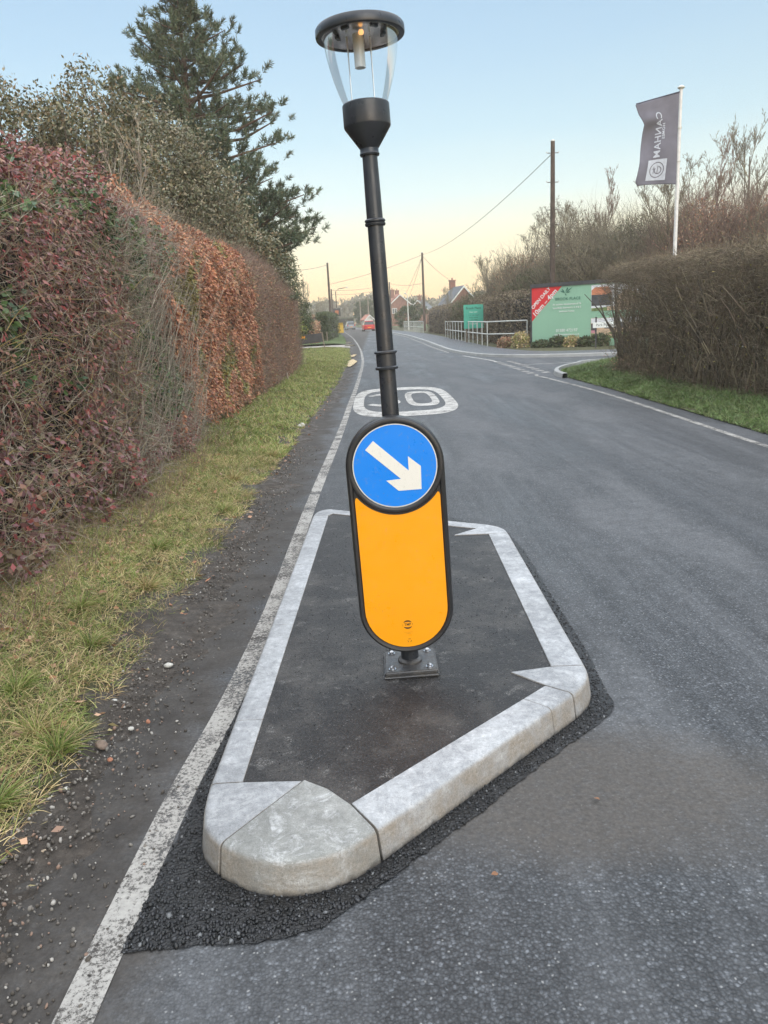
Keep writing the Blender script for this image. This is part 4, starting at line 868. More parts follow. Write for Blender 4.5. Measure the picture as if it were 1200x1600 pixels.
def limb(m, a, b, r, sag=.1):
    a = Vector(a); b = Vector(b); mid = (a+b)/2+Vector((random.uniform(-.1, .1), random.uniform(-.1, .1), sag))*(b-a).length; m.tube([a, a.lerp(mid, .6), mid, mid.lerp(b, .5), b], [r, r*.8, r*.62, r*.42, r*.18], 6)
# pine
def pine(x, y, h, label):
    t = empty('pine_tree', (x, y, 0), 0, label, 'tree'); m = MB()
    m.tube([(0, 0, 0), (.05, 0, h*.3), (-.05, 0, h*.6), (0, 0, h*.85), (.02, 0, h-.2)], [.24, .2, .15, .07, .02], 10)
    m.tube([(.1, .05, h*.2), (.28, 0, h*.42), (.35, 0, h*.62), (.3, .1, h*.75)], [.14, .12, .08, .03], 8)
    zp = [2.4, 3.5, 4.2, 5.2, 6.5, 7.8, 9.0, 10.0, 10.9]; rp_ = [2.5, 3.1, 3.2, 2.6, 2.75, 2.4, 1.75, 1.0, .25]
    C = []; Dt = []
    for k in range(125):
        z = 2.4+(h-2.6)*(k/125)**.9+random.uniform(-.1, .1); a = k*2.4+random.uniform(-.4, .4); R = float(np.interp(z, zp, rp_))*random.uniform(.62, 1.12)
        if math.cos(a) > .2 and 3.0 < z < 5.4: R *= 1.13
        a0 = Vector((.0, 0, z-.12*R)); tip = Vector((R*math.cos(a), R*math.sin(a), z+R*random.uniform(-.05, .18)))
        limb(m, a0, tip, .02+.018*R, -.05)
        for j in range(int((5+R*9)*(1.9 if z < 5.4 else 1))):
            f = random.uniform(.28, 1.02); p = a0.lerp(tip, f)+Vector((random.gauss(0, .2), random.gauss(0, .2), random.gauss(.03, .11)))*(.5+.4*R*(1.1-f*.6)); C.append(p); Dt.append(((tip-a0).normalized()*.8+Vector((random.gauss(0, .4), random.gauss(0, .4), .75))).normalized())
    m.build('trunk', M['bark_pine'], t, smooth=True)
    C = np.array([c[:] for c in C]); Dt = np.array([d[:] for d in Dt]); q = 46; Pn = np.repeat(C, q, 0); Dn = np.repeat(Dt, q, 0)
    Pn = Pn+Dn*rng.uniform(0, .22, (len(Pn), 1)); Dn = Dn*.9+rng.normal(size=Pn.shape)*.55
    npmesh('crown', *kites(Pn, Dn, rng.uniform(.11, .20, len(Pn)), .022), M['needle'], t); return t
pine(-5.15, 25, 11.3, 'tall dark green pine rising above the left hedge, with long low limbs')
def leafy(name, label, x, y, h, blobs, nleaf, L, W, mat, z0=1.5, clump=.33, per=60, trunkr=.12, mat_b='bark', group=None, ghost=0):
    t = empty(name, (x, y, 0), 0, label, 'tree' if 'tree' in name else 'shrub', group); m = MB()
    m.tube([(0, 0, 0), (.04, .03, h*.3), (-.03, .0, h*.6), (.02, 0, h*.82)], [trunkr, trunkr*.8, trunkr*.5, trunkr*.15], 8)
    C = []
    nc = nleaf//per
    wts = [b[3]*b[4]*b[5] for b in blobs]
    for k in range(nc):
        b = random.choices(blobs, wts)[0]; d = Vector((random.gauss(0, 1), random.gauss(0, 1), random.gauss(0, 1))).normalized(); rr = random.uniform(.35, 1)**.5*random.uniform(.85, 1.08)
        p = Vector((b[0]+d.x*b[3]*rr, b[1]+d.y*b[4]*rr, b[2]+d.z*b[5]*rr)); C.append(p)
        if k % 5 == 0: limb(m, (random.uniform(-.05, .05), 0, min(h*.75, max(z0*.6, p.z*.55))), p, .028, .05)
    m.build('trunk', M[mat_b], t, smooth=True)
    C = np.array([c[:] for c in C]); P = np.repeat(C, per, 0)+rng.normal(size=(nc*per, 3))*clump*np.array([.5, .5, .38]); 
    npmesh('crown', *kites(P, rng.normal(size=P.shape)+np.array([0, 0, -.2]), rng.uniform(.7, 1.2, len(P))*L, W), M[mat], t); return t
leafy('evergreen_tree', 'dark broadleaf evergreen at the far left behind the bronze hedge', -6.3, 14, 6.4, [(0, 0, 4.3, 1.4, 1.4, 1.5), (.6, 0, 4.9, .9, .9, .8), (-.6, 0, 3.4, 1.2, 1.2, 1.2)], 17000, .08, .038, 'holly', clump=.27, per=45)
leafy('evergreen_tree', 'dark broadleaf evergreen with a rounded top, directly left of the slender bare sapling', -4.65, 14.5, 6.5, [(0, 0, 4.4, 1.2, 1.2, 1.5), (.1, 0, 5.2, .75, .8, .75), (.1, 0, 3.2, 1.1, 1.2, 1.1)], 17000, .08, .038, 'holly', clump=.27, per=45)
leafy('evergreen_tree', 'greyish olive bushy tree just left of the pine trunk', -4.9, 19, 7.2, [(0, 0, 5.0, 1.5, 1.2, 1.5), (1.0, 0, 4.0, 1.2, 1.1, 1.2), (-1.3, 0, 5.4, 1.2, .9, 1.2)], 36000, .09, .04, 'greygreen')
leafy('evergreen_tree', 'low dark evergreen filling the gap below the pine boughs', -4.3, 22, 5.2, [(0, 0, 3.6, 1.4, 1.3, 1.3), (.9, .5, 3.4, .9, .9, .9)], 20000, .10, .05, 'holly')
leafy('evergreen_tree', 'lowest evergreen peeping over the hedge between pine and cypress', -4.3, 29, 4.8, [(0, 0, 3.4, 1.4, 1.4, 1.1), (-1.2, 0, 3.6, 1.2, 1.2, 1.0)], 12000, .12, .06, 'holly')
leafy('cypress_tree', 'broad dense cypress with a rounded top beyond the end of the left hedge', -4.95, 42, 6.1, [(0, 0, 2.6, 1.4, 1.4, 2.2), (.0, 0, 4.6, 1.0, 1.0, 1.15), (-1.6, 0, 2.8, 1.2, 1.2, 2.1)], 40000, .10, .055, 'conifer', clump=.3)
leafy('ivy_shrub', 'yellow green ivy shrub in front of the broad cypress', -4.35, 37, 3.6, [(0, 0, 2.3, .55, .6, .9), (.2, .4, 1.3, .7, .6, .7)], 8000, .10, .06, 'lime', .4, trunkr=.05)
leafy('evergreen_shrub', 'dark green shrub at the end of the left hedge above the black sign', -4.7, 46.5, 2.6, [(0, 0, 1.5, 1.1, .8, .8)], 9000, .10, .06, 'conifer', .4, trunkr=.05)
# bare trees
BT = []
for v, (h, lev, sp, up) in enumerate(((8, (17, 10, 8, 6), .62, .42), (8, (15, 11, 8, 6), .55, .55), (8, (20, 9, 8, 6), .72, .34))):
    parts, tips = branching(h, sp, lev, .10, up, .10, (.62, .5, .48, .5), .10); V, Fq = cat_np(parts[:6]); V2, F2 = cat_np(parts[6:])
    a = npmesh('trunk', V, Fq, M['bark']); b = npmesh('branches', V2, F2, M['twig' if v != 1 else 'twig_red']); BT.append((a.data, b.data, float(V2[:, 2].max()))); bpy.data.objects.remove(a); bpy.data.objects.remove(b)
def bare(x, y, h, v, rz, lab, wide=1.0, grp=None):
    t = empty('bare_tree', (x, y, 0), rz, lab, 'tree', grp); s = h/BT[v][2]; t.scale = (s*wide, s*wide, s); link('trunk', BT[v][0], None, t); link('branches', BT[v][1], None, t); return t
t = empty('bare_sapling', (-3.5, 11.6, 0), 0, 'slender bare sapling with pale stems above the mixed hedge', 'tree'); sp_ = []
for (dx, dy, l_, tx) in ((0, 0, 4.0, -.03), (.12, .1, 3.9, .08), (.05, .3, 3.4, .02), (-.1, .5, 3.6, -.06)):
    pts = np.array([[dx, dy, 0.]]); pr_, _t = branching(l_/.8, .55, (13, 5), .032, .45, .45, (.30, .45), .07)
    for v_, f_ in pr_: v_ = v_+np.array([dx, dy, 0]); v_[:, 0] += tx*v_[:, 2]; sp_.append((v_, f_))
pieces('stems', sp_, M['twig_pale'], t)
gT = 'bare winter trees behind the hoarding'
TR = [(8.3, 58, 6.0, 0, 'bare tree furthest left of the row, right beside the brick gable', 1.3), (8.2, 47, 7.3, 2, 'bare spreading tree left of the dark telegraph pole', 1.2), (10.2, 43, 7.4, 0, 'bare tree directly behind the dark telegraph pole', 1.1), (12.0, 42, 8.6, 1, 'bare tree standing behind the middle of the green hoarding', 1.0),
      (13.4, 40, 8.4, 2, 'bare tree whose top meets the lower corner of the flag', 1.1), (12.2, 33, 7.0, 0, 'bare tree showing immediately left of the white flagpole foot', 1.1), (15.6, 37, 8.8, 1, 'reddish bare tree just right of the white flagpole', 1.15), (17.6, 38, 10.0, 0, 'tallest bare tree at the right edge of the picture', 1.0), (14.3, 30, 7.2, 2, 'bare tree over the right hedge, half way from flagpole to picture edge', 1.2), (17.0, 31, 8.2, 1, 'bare tree at the far right rising over the bare hedge', 1.1), (10.6, 36, 6.2, 2, 'small bare tree between telegraph pole and flagpole', 1.3), (16.5, 26, 6.0, 0, 'nearest bare tree just behind the right hedge', 1.3)]
for i, (x, y, h, v, lb, wd) in enumerate(TR): bare(x, y, h, v, i*1.7, lb, wd, gT)
def thick(x, y, r, h, n, lab, mt='twig', lf='greygreen', nl=0.5, name='thicket_shrub'):
    t = empty(name, (x, y, 0), 0, lab, 'shrub'); a = rng.uniform(0, 6.28, n); rr = r*np.sqrt(rng.uniform(size=n)); z = h*rng.uniform(0, .75, n)*(1-.35*(rr/r)**2)
    P = np.stack([rr*np.cos(a), rr*np.sin(a), z], 1); D = rng.normal(size=P.shape)*.35+np.array([0, 0, .9])+np.stack([np.cos(a), np.sin(a), a*0], 1)*.25
    pieces('stems', [walks(P, D, rng.uniform(.25, .5, n)*h*.7, rng.uniform(.006, .012, n), 4, .16)], M[mt], t)
    k = int(n*nl)*3; a = rng.uniform(0, 6.28, k); rr = r*np.sqrt(rng.uniform(size=k)); z = h*rng.uniform(0.05, .85, k)*(1-.3*(rr/r)**2)
    if k: pieces('leaves', [kites(np.stack([rr*np.cos(a), rr*np.sin(a), z], 1), rng.normal(size=(k, 3)), .12, .06)], M[lf], t)
    return t
thick(8.4, 40, 2.0, 4.4, 3600, 'dark brushy thicket left of the dark telegraph pole', 'twig_dark', 'conifer', 1.4)
thick(9.8, 37.5, 2.0, 5.4, 4200, 'olive green brush behind the left half of the hoarding', 'twig', 'greygreen', 1.4)
thick(12.2, 36.5, 2.1, 6.6, 5200, 'brown brush behind the right half of the hoarding', 'twig', 'greygreen', .9)
thick(14.0, 33.5, 2.2, 6.8, 5600, 'red brown brush behind the white flagpole', 'twig_red', 'leaf_far', .8)
thick(16.4, 32, 2.3, 6.9, 5600, 'red brown brush over the middle of the right hedge', 'twig_red', 'leaf_far', .8)
thick(18.6, 31, 2.3, 7.2, 5200, 'dull brown brush at the right edge of the picture', 'twig', 'leaf_far', .8)
thick(9.0, 47, 2.2, 5.8, 4200, 'feathery brown brush between leftmost bare tree and the dark pole', 'twig', 'leaf_far', .5)
thick(11.0, 41, 2.0, 7.2, 4600, 'tall feathery brush just right of the dark telegraph pole', 'twig', 'greygreen', .5)
thick(6.9, 52, 1.9, 3.6, 2200, 'low brush in front of the leftmost bare tree', 'twig_dark', 'conifer', 1.2)

# hedge behind the railings
def bx(y): return np.interp(y, [34.6, 36, 40, 48, 60, 80], [6.9, 6.3, 6.05, 6.0, 5.95, 5.4])
hb = empty('dark_hedge', (6.5, 50, 0), 0, 'dark clipped hedge behind the metal railings and the jade sign', 'hedge')
under(hb, hedge_core(34.6, 80, hb, H=2.45, inset=.2, fx=bx, sgn=1, seed=90, width=1.3))
P, N_, u = hedge_pts(16000, 34.6, 50, amp=.12, depth=.05, seed=92, H=2.45, r=.3, fx=bx, sgn=1); P2, N2, u = hedge_pts(12000, 50, 80, amp=.12, depth=.05, seed=93, H=2.4, r=.3, fx=bx, sgn=1)
P = np.concatenate([P, P2]); N_ = np.concatenate([N_, N2]); under(hb, pieces('leaves', [kites(P, N_*.4+rng.normal(size=P.shape), .10, .05)], M['twig_dark'], hb))
n = 3500; x = 6.9+rng.uniform(0, 1.1, n); P = np.stack([x, 34.5+rng.normal(0, .08, n), rng.uniform(.1, 2.35, n)], 1); under(hb, pieces('end_leaves', [kites(P, rng.normal(size=P.shape), .10, .045)], M['twig_dark'], hb))
# ------------------------------------------------------------------ hoarding
hd = empty('hoarding', (6.68, 33.45, .10), math.atan2(-1.9, 2.4), 'long pale green advertising board with a red corner reading OPEN DAILY', 'advertising board')
BM = lambda x, z, y=-.004: Matrix.Translation((x, y, z)) @ XZ
MB().box((2.7, .03, 1.2), (5.4, .05, 2.42)).build('board', M['sgreen'], hd)
fr = MB(); fr.box((2.7, .04, 2.49), (5.5, .16, .15)); fr.box((-.03, .06, 1.25), (.08, .12, 2.6)); fr.box((5.44, .06, 1.25), (.08, .12, 2.6)); fr.build('frame', M['frame_dark'], hd)
for x in (.4, 1.8, 3.2, 4.6): MB().box((x, .14, 1.2), (.1, .14, 2.4)).build('post', M['frame_dark'], hd)
MB().prism([(0.002, 2.408), (.002, 1.05), (1.36, 2.408)], 0, .006, BM(0, 0, .005)).build('red_corner', M['sred'], hd)
R45 = Matrix.Rotation(R_(44.5), 4, 'Z')
text('lettering', 'OPEN DAILY', .20, M['swhite'], hd, BM(.42, 1.98, -.004) @ R45, .002, bold=.004)
text('lettering', '10am – 4pm', .285, M['swhite'], hd, BM(.60, 1.78, -.004) @ R45, .002, bold=.005)
text('lettering', 'BROOK PLACE', .155, M['dkgreen'], hd, BM(1.62, 1.90), .002, spacing=1.1)
lg = MB()
for a, l, x0, z0 in ((35, .42, 0, 0), (62, .22, .02, .04), (128, .25, 0, 0), (155, .22, -.02, .02), (10, .2, .05, .02), (95, .12, .12, .12), (-60, .12, 0, 0)):
    ca, sa = math.cos(R_(a)), math.sin(R_(a)); lg.prism([(x0, z0), (x0+l*.5*ca+.022*sa, z0+l*.5*sa-.022*ca), (x0+l*ca, z0+l*sa), (x0+l*.5*ca-.022*sa, z0+l*.5*sa+.022*ca)], 0, .003, BM(1.5, 2.12))
lg.build('leaf_emblem', M['dkgreen'], hd)
for s_t, z, sz_ in (('An exciting development of 76', 1.69, .10), ('beautifully designed 2, 3, 4 & 5', 1.55, .10), ('bedroom homes', 1.41, .10), ('01580 472197', .64, .165), ('sales@brookplacehomes.co.uk', .48, .088), ('www.brookplacehomes.co.uk', .36, .088)):
    text('lettering', s_t, sz_, M['swhite'], hd, BM(1.58, z), .002, bold=.0015)
pc = empty('unused'); bpy.data.objects.remove(pc)
PC = {'roof': plain('print_orange', (.62, .24, .13), .5, sc=4, var=.2), 'dark': plain('print_dark', (.07, .07, .075), .5, sc=5, var=.4), 'wht': plain('print_white', (.78, .78, .80), .5, sc=3, var=.1), 'hedge': plain('print_green', (.18, .24, .09), .5, sc=7, var=.4), 'tan': plain('print_tan', (.62, .44, .30), .5, sc=5, var=.2), 'pink': plain('print_pink', (.62, .28, .32), .5)}
pp_ = MB().box((3.85, .001, 1.86), (2.45, .006, 1.0)).build('house_picture', PC['wht'], hd)
MB().prism([(2.64, 1.98), (2.64, 2.16), (2.78, 2.27), (3.35, 2.27), (3.5, 1.98)], 0, .003, BM(0, 0)).build('printed_roof', PC['roof'], pp_)
MB().prism([(2.64, 1.56), (2.64, 1.98), (3.45, 1.98), (3.45, 1.56)], 0, .003, BM(0, 0)).build('printed_wall', PC['dark'], pp_)
MB().prism([(3.7, 1.5), (3.7, 1.9), (4.1, 2.15), (4.6, 1.9), (4.6, 1.5)], 0, .003, BM(0, 0)).build('printed_house', PC['tan'], pp_)
MB().prism([(2.64, 1.36), (2.64, 1.47), (3.3, 1.49), (3.3, 1.36)], 0, .004, BM(0, 0, -.003)).build('printed_hedge', PC['hedge'], pp_)
MB().prism([(3.3, 1.36), (3.3, 1.52), (5.0, 1.46), (5.0, 1.36)], 0, .004, BM(0, 0, -.003)).build('printed_wall', PC['tan'], pp_)
pp2 = MB().box((3.85, .001, .68), (2.45, .006, .80)).build('street_picture', PC['tan'], hd)
MB().prism([(2.64, .88), (2.64, 1.07), (5, 1.07), (5, .88)], 0, .003, BM(0, 0)).build('printed_sky', PC['wht'], pp2)
MB().prism([(2.64, .55), (2.64, .86), (2.85, .86), (2.85, .55)], 0, .003, BM(0, 0)).build('printed_wall', PC['dark'], pp2)
MB().prism([(3.2, .66), (3.2, .88), (4.2, .88), (4.2, .66)], 0, .003, BM(0, 0)).build('printed_wall', PC['dark'], pp2)
MB().prism([(2.64, .50), (2.64, .60), (2.8, .60), (2.8, .50)], 0, .0045, BM(0, 0)).build('printed_sign', PC['pink'], pp2)
MB().prism([(2.64, .30), (2.64, .48), (3.1, .44), (3.9, .30)], 0, .003, BM(0, 0)).build('printed_lawn', PC['hedge'], pp2)
MB().prism([(3.3, .47), (3.5, .53), (4.8, .45), (4.8, .36), (4.2, .36)], 0, .003, BM(0, 0)).build('printed_lawn', PC['hedge'], pp2)
# street name sign
ss = empty('street_sign', (8.22, 29.6, .105), -.30, 'white street name plate on two dark posts in front of the green hoarding', 'street sign')
for x in (.10, .80): MB().box((x, .03, .55), (.055, .055, 1.1)).build('post', M['frame_dark'], ss, bevel=.006)
MB().box((.46, -.01, .84), (.95, .02, .20)).build('name_plate', M['swhite'], ss, bevel=.004)
text('lettering', 'Park Paddock', .13, M['frame_dark'], ss, BM(.46, .84, -.022), .001)
MB().lathe([(.0, 0), (.04, 0), (.045, .03), (.0, .05)], 12, (.10, .03, 1.10)).build('finial', M['frame_dark'], ss)
# jade sign
js = empty('site_sign', (4.88, 43, .11), -.1, 'small square jade green sign with dark lettering in front of the dark hedge', 'sign')
MB().box((.53, 0, 1.36), (1.06, .04, 1.26)).build('board', M['sgreen2'], js, bevel=.004)
for x in (.14, .92): MB().box((x, .045, .95), (.07, .045, 1.9)).build('post', M['wood_pale'], js)
text('lettering', 'Brook Place', .165, M['dkgreen'], js, BM(.53, 1.80, -.024), .001, bold=.003)
text('lettering', 'Now open', .10, M['swhite'], js, BM(.53, 1.60, -.024), .001)
for k_, t_ in enumerate(('2, 3, 4 & 5 bed', 'family homes', 'in the village')): text('lettering', t_, .09, M['dkgreen'], js, BM(.53, 1.43-k_*.12, -.024), .001, bold=.001)
text('lettering', 'brookplace', .10, M['swhite'], js, BM(.53, .98, -.024), .001)
# railings
def railing(path, z0, lab, steps, h=1.1, end_only=0, r=.026):
    t = empty('guard_rail', (path[0][0], path[0][1], z0), 0, lab, 'railing'); o = Vector((path[0][0], path[0][1], 0)); k = 0
    for i in range(len(path)-1):
        a = Vector((*path[i], 0))-o; b = Vector((*path[i+1], 0))-o; n = steps[i]
        for j in range(n+(i == len(path)-2)):
            p = a.lerp(b, j/n); MB().tube([p+Vector((0, 0, -.1)), p+Vector((0, 0, h))], r, 8).build('post', M['rail'], t, smooth=True)
    for z in (h, h*.5): MB().tube([(Vector((*p, 0))-o)+Vector((0, 0, z)) for p in path], r, 8).build('rail', M['rail'], t, smooth=True)
    return t
railing([(4.95, 55), (5.07, 46), (5.19, 36.3), (6.62, 34.2)], .11, 'galvanised tube railing with a corner, in front of the jade sign', [6, 6, 1])
railing([(4.72, 76), (4.25, 87), (3.65, 97)], .11, 'further galvanised railing standing alone beside the footway up the road', [9, 8])
# flagpole and flag
fp = empty('flagpole', (9.07, 24, 0), 0, 'tall white flagpole rising behind the bare hedge', 'flagpole')
MB().tube([(0, 0, 0), (0, 0, 3), (0, 0, 7.48)], [.060, .055, .045], 16).build('pole', M['flagpole'], fp, smooth=True)
MB().lathe([(0, 7.47), (.05, 7.47), (.10, 7.51), (.10, 7.53), (.04, 7.57), (0, 7.575)], 20, closed=False).build('cap', M['rail'], fp, smooth=True)
MB().tube([(-.05, -.03, 7.40), (-1.28, -.03, 7.14)], .018, 8).build('arm', M['flag_hem'], fp, smooth=True)
for z in (6.45, 5.55): MB().lathe([(.05, z), (.068, z), (.068, z+.03), (.05, z+.03)], 16, closed=False).build('sleeve', M['rail'], fp, smooth=True)
MB().tube([(-.06, -.03, 4.9), (-.10, -.03, 4.75), (-.03, -.02, 4.5), (-.055, -.03, 4.3)], .008, 6).build('halyard', M['rail'], fp)
FW, FH = 1.24, 2.44
def flagmap(u, v, off=0.0):
    wf = np.interp(v, [0, .12, .25, .45, .7, .85, .95, 1.0], [1, .93, .80, .83, .88, .94, .98, .92])
    x = -.06-FW*u*wf; z = 7.38-.265*u*(1-v)-FH*v+.04*np.sin(u*3.1)*v
    y = -.03+.05*np.sin(u*7+v*5)*(.3+u)*(v*.7+.3)+.07*np.sin(v*9-u*3)*u*.7-.10*np.exp(-((v-.22)**2/.006+(u-.8)**2/.08))+off
    return x, y, z
U_, V_ = np.meshgrid(np.linspace(0, 1, 40), np.linspace(0, 1, 80)); X_, Y_, Z_ = flagmap(U_, V_); i_ = (np.arange(79)[:, None]*40+np.arange(39)[None])
fv = np.stack([X_, Y_, Z_], -1).reshape(-1, 3); fq = np.stack([i_, i_+1, i_+41, i_+40], -1).reshape(-1, 4)
fl = npmesh('flag', fv, fq, M['flag'], fp, smooth=True); md = fl.modifiers.new('t', 'SOLIDIFY'); md.thickness = .004
def onflag(o, off=-.008):
    me = o.data; n = len(me.vertices); c = np.empty(n*3, dtype=np.float32); me.vertices.foreach_get('co', c); c = c.reshape(-1, 3)
    # c.x = metres from the pole edge leftwards, c.y = metres below the top, c.z thickness
    x, y, z = flagmap(c[:, 0]/FW, c[:, 1]/FH, off-c[:, 2]); me.vertices.foreach_set('co', np.stack([x, y, z], 1).astype(np.float32).ravel()); me.update(); return o
def densify(o, L=.03):
    bm = bmesh.new(); bm.from_mesh(o.data); bmesh.ops.triangulate(bm, faces=bm.faces)
    for _ in range(3):
        es = [e for e in bm.edges if e.calc_length() > L]
        if es: bmesh.ops.subdivide_edges(bm, edges=es, cuts=1); bmesh.ops.triangulate(bm, faces=bm.faces)
    bm.to_mesh(o.data); bm.free(); return o
# lettering is printed to read from the far side: (a,b) -> b left of baseline, a downwards
for body, size, ux, vz, sp in (('CANHAM', .29, .67, 1.02, 1.08), ('HOMES', .125, .50, .93, 1.15)):
    T_ = Matrix(((0, 1, 0, ux), (1, 0, 0, vz), (0, 0, 1, 0), (0, 0, 0, 1))); o = text('lettering', body, size, M['flag_white'], fl, T_, .001, spacing=sp, bold=.003); densify(o, .05); onflag(o)
sq = densify(MB().prism([(.33, 1.72), (.93, 1.72), (.93, 2.32), (.33, 2.32)], 0, .002).build('crest_square', M['flag_white'], fl), .06); onflag(sq, -.006)
cr = MB(); k = 40
def ringz(m, cx, cy, r0, r1, a0=0, a1=2*math.pi, n=40):
    pts = [(cx+r0*math.cos(a0+(a1-a0)*i/n), cy+r0*math.sin(a0+(a1-a0)*i/n)) for i in range(n+1)]+[(cx+r1*math.cos(a1+(a0-a1)*i/n), cy+r1*math.sin(a1+(a0-a1)*i/n)) for i in range(n+1)]
    N2 = n+1; vs = [(p[0], p[1], .004) for p in pts]; m.add(vs, [(i, i+1, 2*N2-2-i, 2*N2-1-i) for i in range(n)])
ringz(cr, .62, 2.02, .20, .225); ringz(cr, .58, 2.03, .085, .112, -.6, 4.6)
for q in ([(.58, 1.9), (.60, 1.9), (.60, 2.14), (.58, 2.14)], [(.66, 1.98), (.75, 1.98), (.75, 2.0), (.66, 2.0)], [(.70, 1.92), (.72, 1.92), (.72, 2.12), (.70, 2.12)]): cr.add([(p[0], p[1], .004) for p in q], [(0, 1, 2, 3)])
onflag(cr.build('crest', M['flag'], fl), -.008)
# poles and wires
def tpole(x, y, h, lab, mat='wood_pole', r=.13, pegs=True, cross=False):
    t = empty('telegraph_pole', (x, y, 0), 0, lab, 'telegraph pole'); MB().tube([(0, 0, 0), (0, 0, h*.5), (0, 0, h)], [r, r*.86, r*.68], 12).build('pole', M[mat], t, smooth=True)
    MB().lathe([(0, h), (r*.75, h), (r*.7, h+.05), (0, h+.09)], 12, closed=False).build('cap', M['rail'], t)
    if pegs:
        for k, z in enumerate([h-.45, h-1.6, h-2.7, h-3.3, h-4.2]):
            MB().tube([(-.24 if k != 3 else 0, 0, z), (.24, 0, z)], .016, 6).build('step_peg', M['wood_pole'], t)
            for sx in (-1, 1): MB().tube([(sx*.22, 0, z), (sx*.27, 0, z+.05)], .02, 6).build('insulator', M['rail'], t)
    return t
tpole(7.9, 35, 8.45, 'dark wooden telegraph pole directly behind the green hoarding')
tpole(5.62, 88, 8.4, 'slim telegraph pole over the far end of the dark hedge on the right', pegs=False, r=.15)
tpole(-4.87, 90, 8.0, 'leaning looking telegraph pole on the left beside the cypress', pegs=False, r=.15)
tpole(-7.2, 140, 7.2, 'shorter telegraph pole just beyond the left one', pegs=False, r=.16)
tpole(3.25, 150, 8.3, 'telegraph pole in front of the far brick house', pegs=False, r=.16)
tpole(-2.75, 168, 6.1, 'pale pole before the dark evergreen, the left of two', 'wood_pale', .15, False)
tpole(-1.05, 165, 6.7, 'pale pole above the red car, the taller right one of two', 'wood_pale', .16, False)
M['cable'] = plain('black_cable', (.05, .05, .05), .6)
def wire(a, b, sag, lab, r=.014):
    a = Vector(a); b = Vector(b); pts = [a.lerp(b, t/14)-Vector((0, 0, sag*4*(t/14)*(1-t/14))) for t in range(15)]
    tag(MB().tube(pts, r, 5).build('overhead_wire', M['cable']), lab, 'wire', 'overhead telephone wires')
wire((7.9, 35, 8.0), (5.62, 88, 8.2), .7, 'long sagging wire from the dark near pole to the slim pole', .014)
wire((5.62, 88, 8.2), (-4.87, 90, 5.7), .25, 'wire crossing the road from the slim right pole to the left pole', .016)
wire((5.62, 88, 8.1), (13.2, 125, 6.5), .4, 'wire dropping from the slim pole to the brick gabled house', .018)
wire((5.62, 88, 8.0), (5.9, 186, 4.2), .3, 'wire falling steeply from the slim pole, left of a pair', .02)
wire((5.62, 88, 8.0), (7.4, 186, 4.4), .5, 'wire falling steeply from the slim pole, right of a pair', .02)
wire((3.25, 150, 8.1), (5.62, 88, 5.2), .3, 'wire from the pole by the far brick house to the slim pole', .018)
wire((3.25, 150, 8.0), (-7.2, 140, 7.0), .4, 'upper far wire crossing high over the cars', .022)
wire((3.25, 150, 7.5), (-7.2, 140, 6.3), .5, 'lower far wire crossing over the cars', .022)
wire((-4.87, 90, 7.8), (-9.5, 72, 6.4), .3, 'short wire from the left pole running behind the cypress', .018)
# street lamps
def slamp(x, y, h, arm, lab, mat):
    t = empty('street_lamp', (x, y, 0), 0, lab, 'street lamp'); MB().tube([(0, 0, 0), (0, 0, h-.5), (arm*.3, 0, h-.12), (arm, 0, h)], [.085, .06, .05, .04], 10).build('column', M[mat], t, smooth=True)
    MB().lathe([(.0, 0), (.11, .02), (.14, .08), (.10, .15), (0, .17)], 14, (arm*1.1, 0, h-.08), False).build('lamp_head', M['rail'], t, smooth=True); return t
slamp(-5.3, 115, 6.3, 1.5, 'curved arm street lamp on the left beyond the left pole', 'wood_pole')
slamp(4.35, 100, 4.6, -.25, 'thin pale post top lamp between the two railings', 'rail')
# left roadside bits
bs = empty('board_sign', (-2.75, 43.0, .16), .12, 'low black board sign with a small yellow label, leaning on the left verge', 'sign')
MB().prism([(-1.38, .30), (-.10, .40), (-.16, .86), (-1.34, .80)], 0, .03, Matrix.Translation((0, -.02, 0)) @ XZ).build('board', M['frame_dark'], bs)
MB().prism([(-1.30, .62), (-1.05, .63), (-1.05, .75), (-1.30, .74)], 0, .006, Matrix.Translation((0, -.053, 0)) @ XZ).build('yellow_label', M['yellow'], bs)
MB().tube([(0, .02, -.1), (-.12, .02, .90)], .035, 6).build('post', M['wood_pale'], bs); MB().tube([(-1.25, .02, -.1), (-1.25, .02, .75)], .035, 6).build('post', M['wood_pale'], bs)
tag(MB().tube([(-2.32, 20.5, -.05), (-2.36, 20.5, .30), (-2.36, 20.5, .33)], [.03, .03, .02], 6).build('wooden_stake', M['wood_pale']), 'short pale wooden stake at the foot of the left hedge', 'stake')
os_ = empty('warning_sign', (-5.15, 112, 0), 0, 'orange and red square sign on a post beside the curved street lamp', 'sign')
MB().tube([(0, .06, 0), (0, .06, 3.5)], .05, 8).build('post', M['rail'], os_); MB().box((0, 0, 2.9), (1.0, .04, 1.05)).build('panel', M['frame_dark'], os_)
M['orange'] = plain('orange_panel', (.45, .14, .06), .5); MB().box((-.02, -.025, 2.85), (.5, .012, .6)).build('orange_face', M['orange'], os_); MB().tube([(0, .06, 1.9), (0, .06, .9)], .09, 8).build('white_sleeve', M['swhite'], os_)
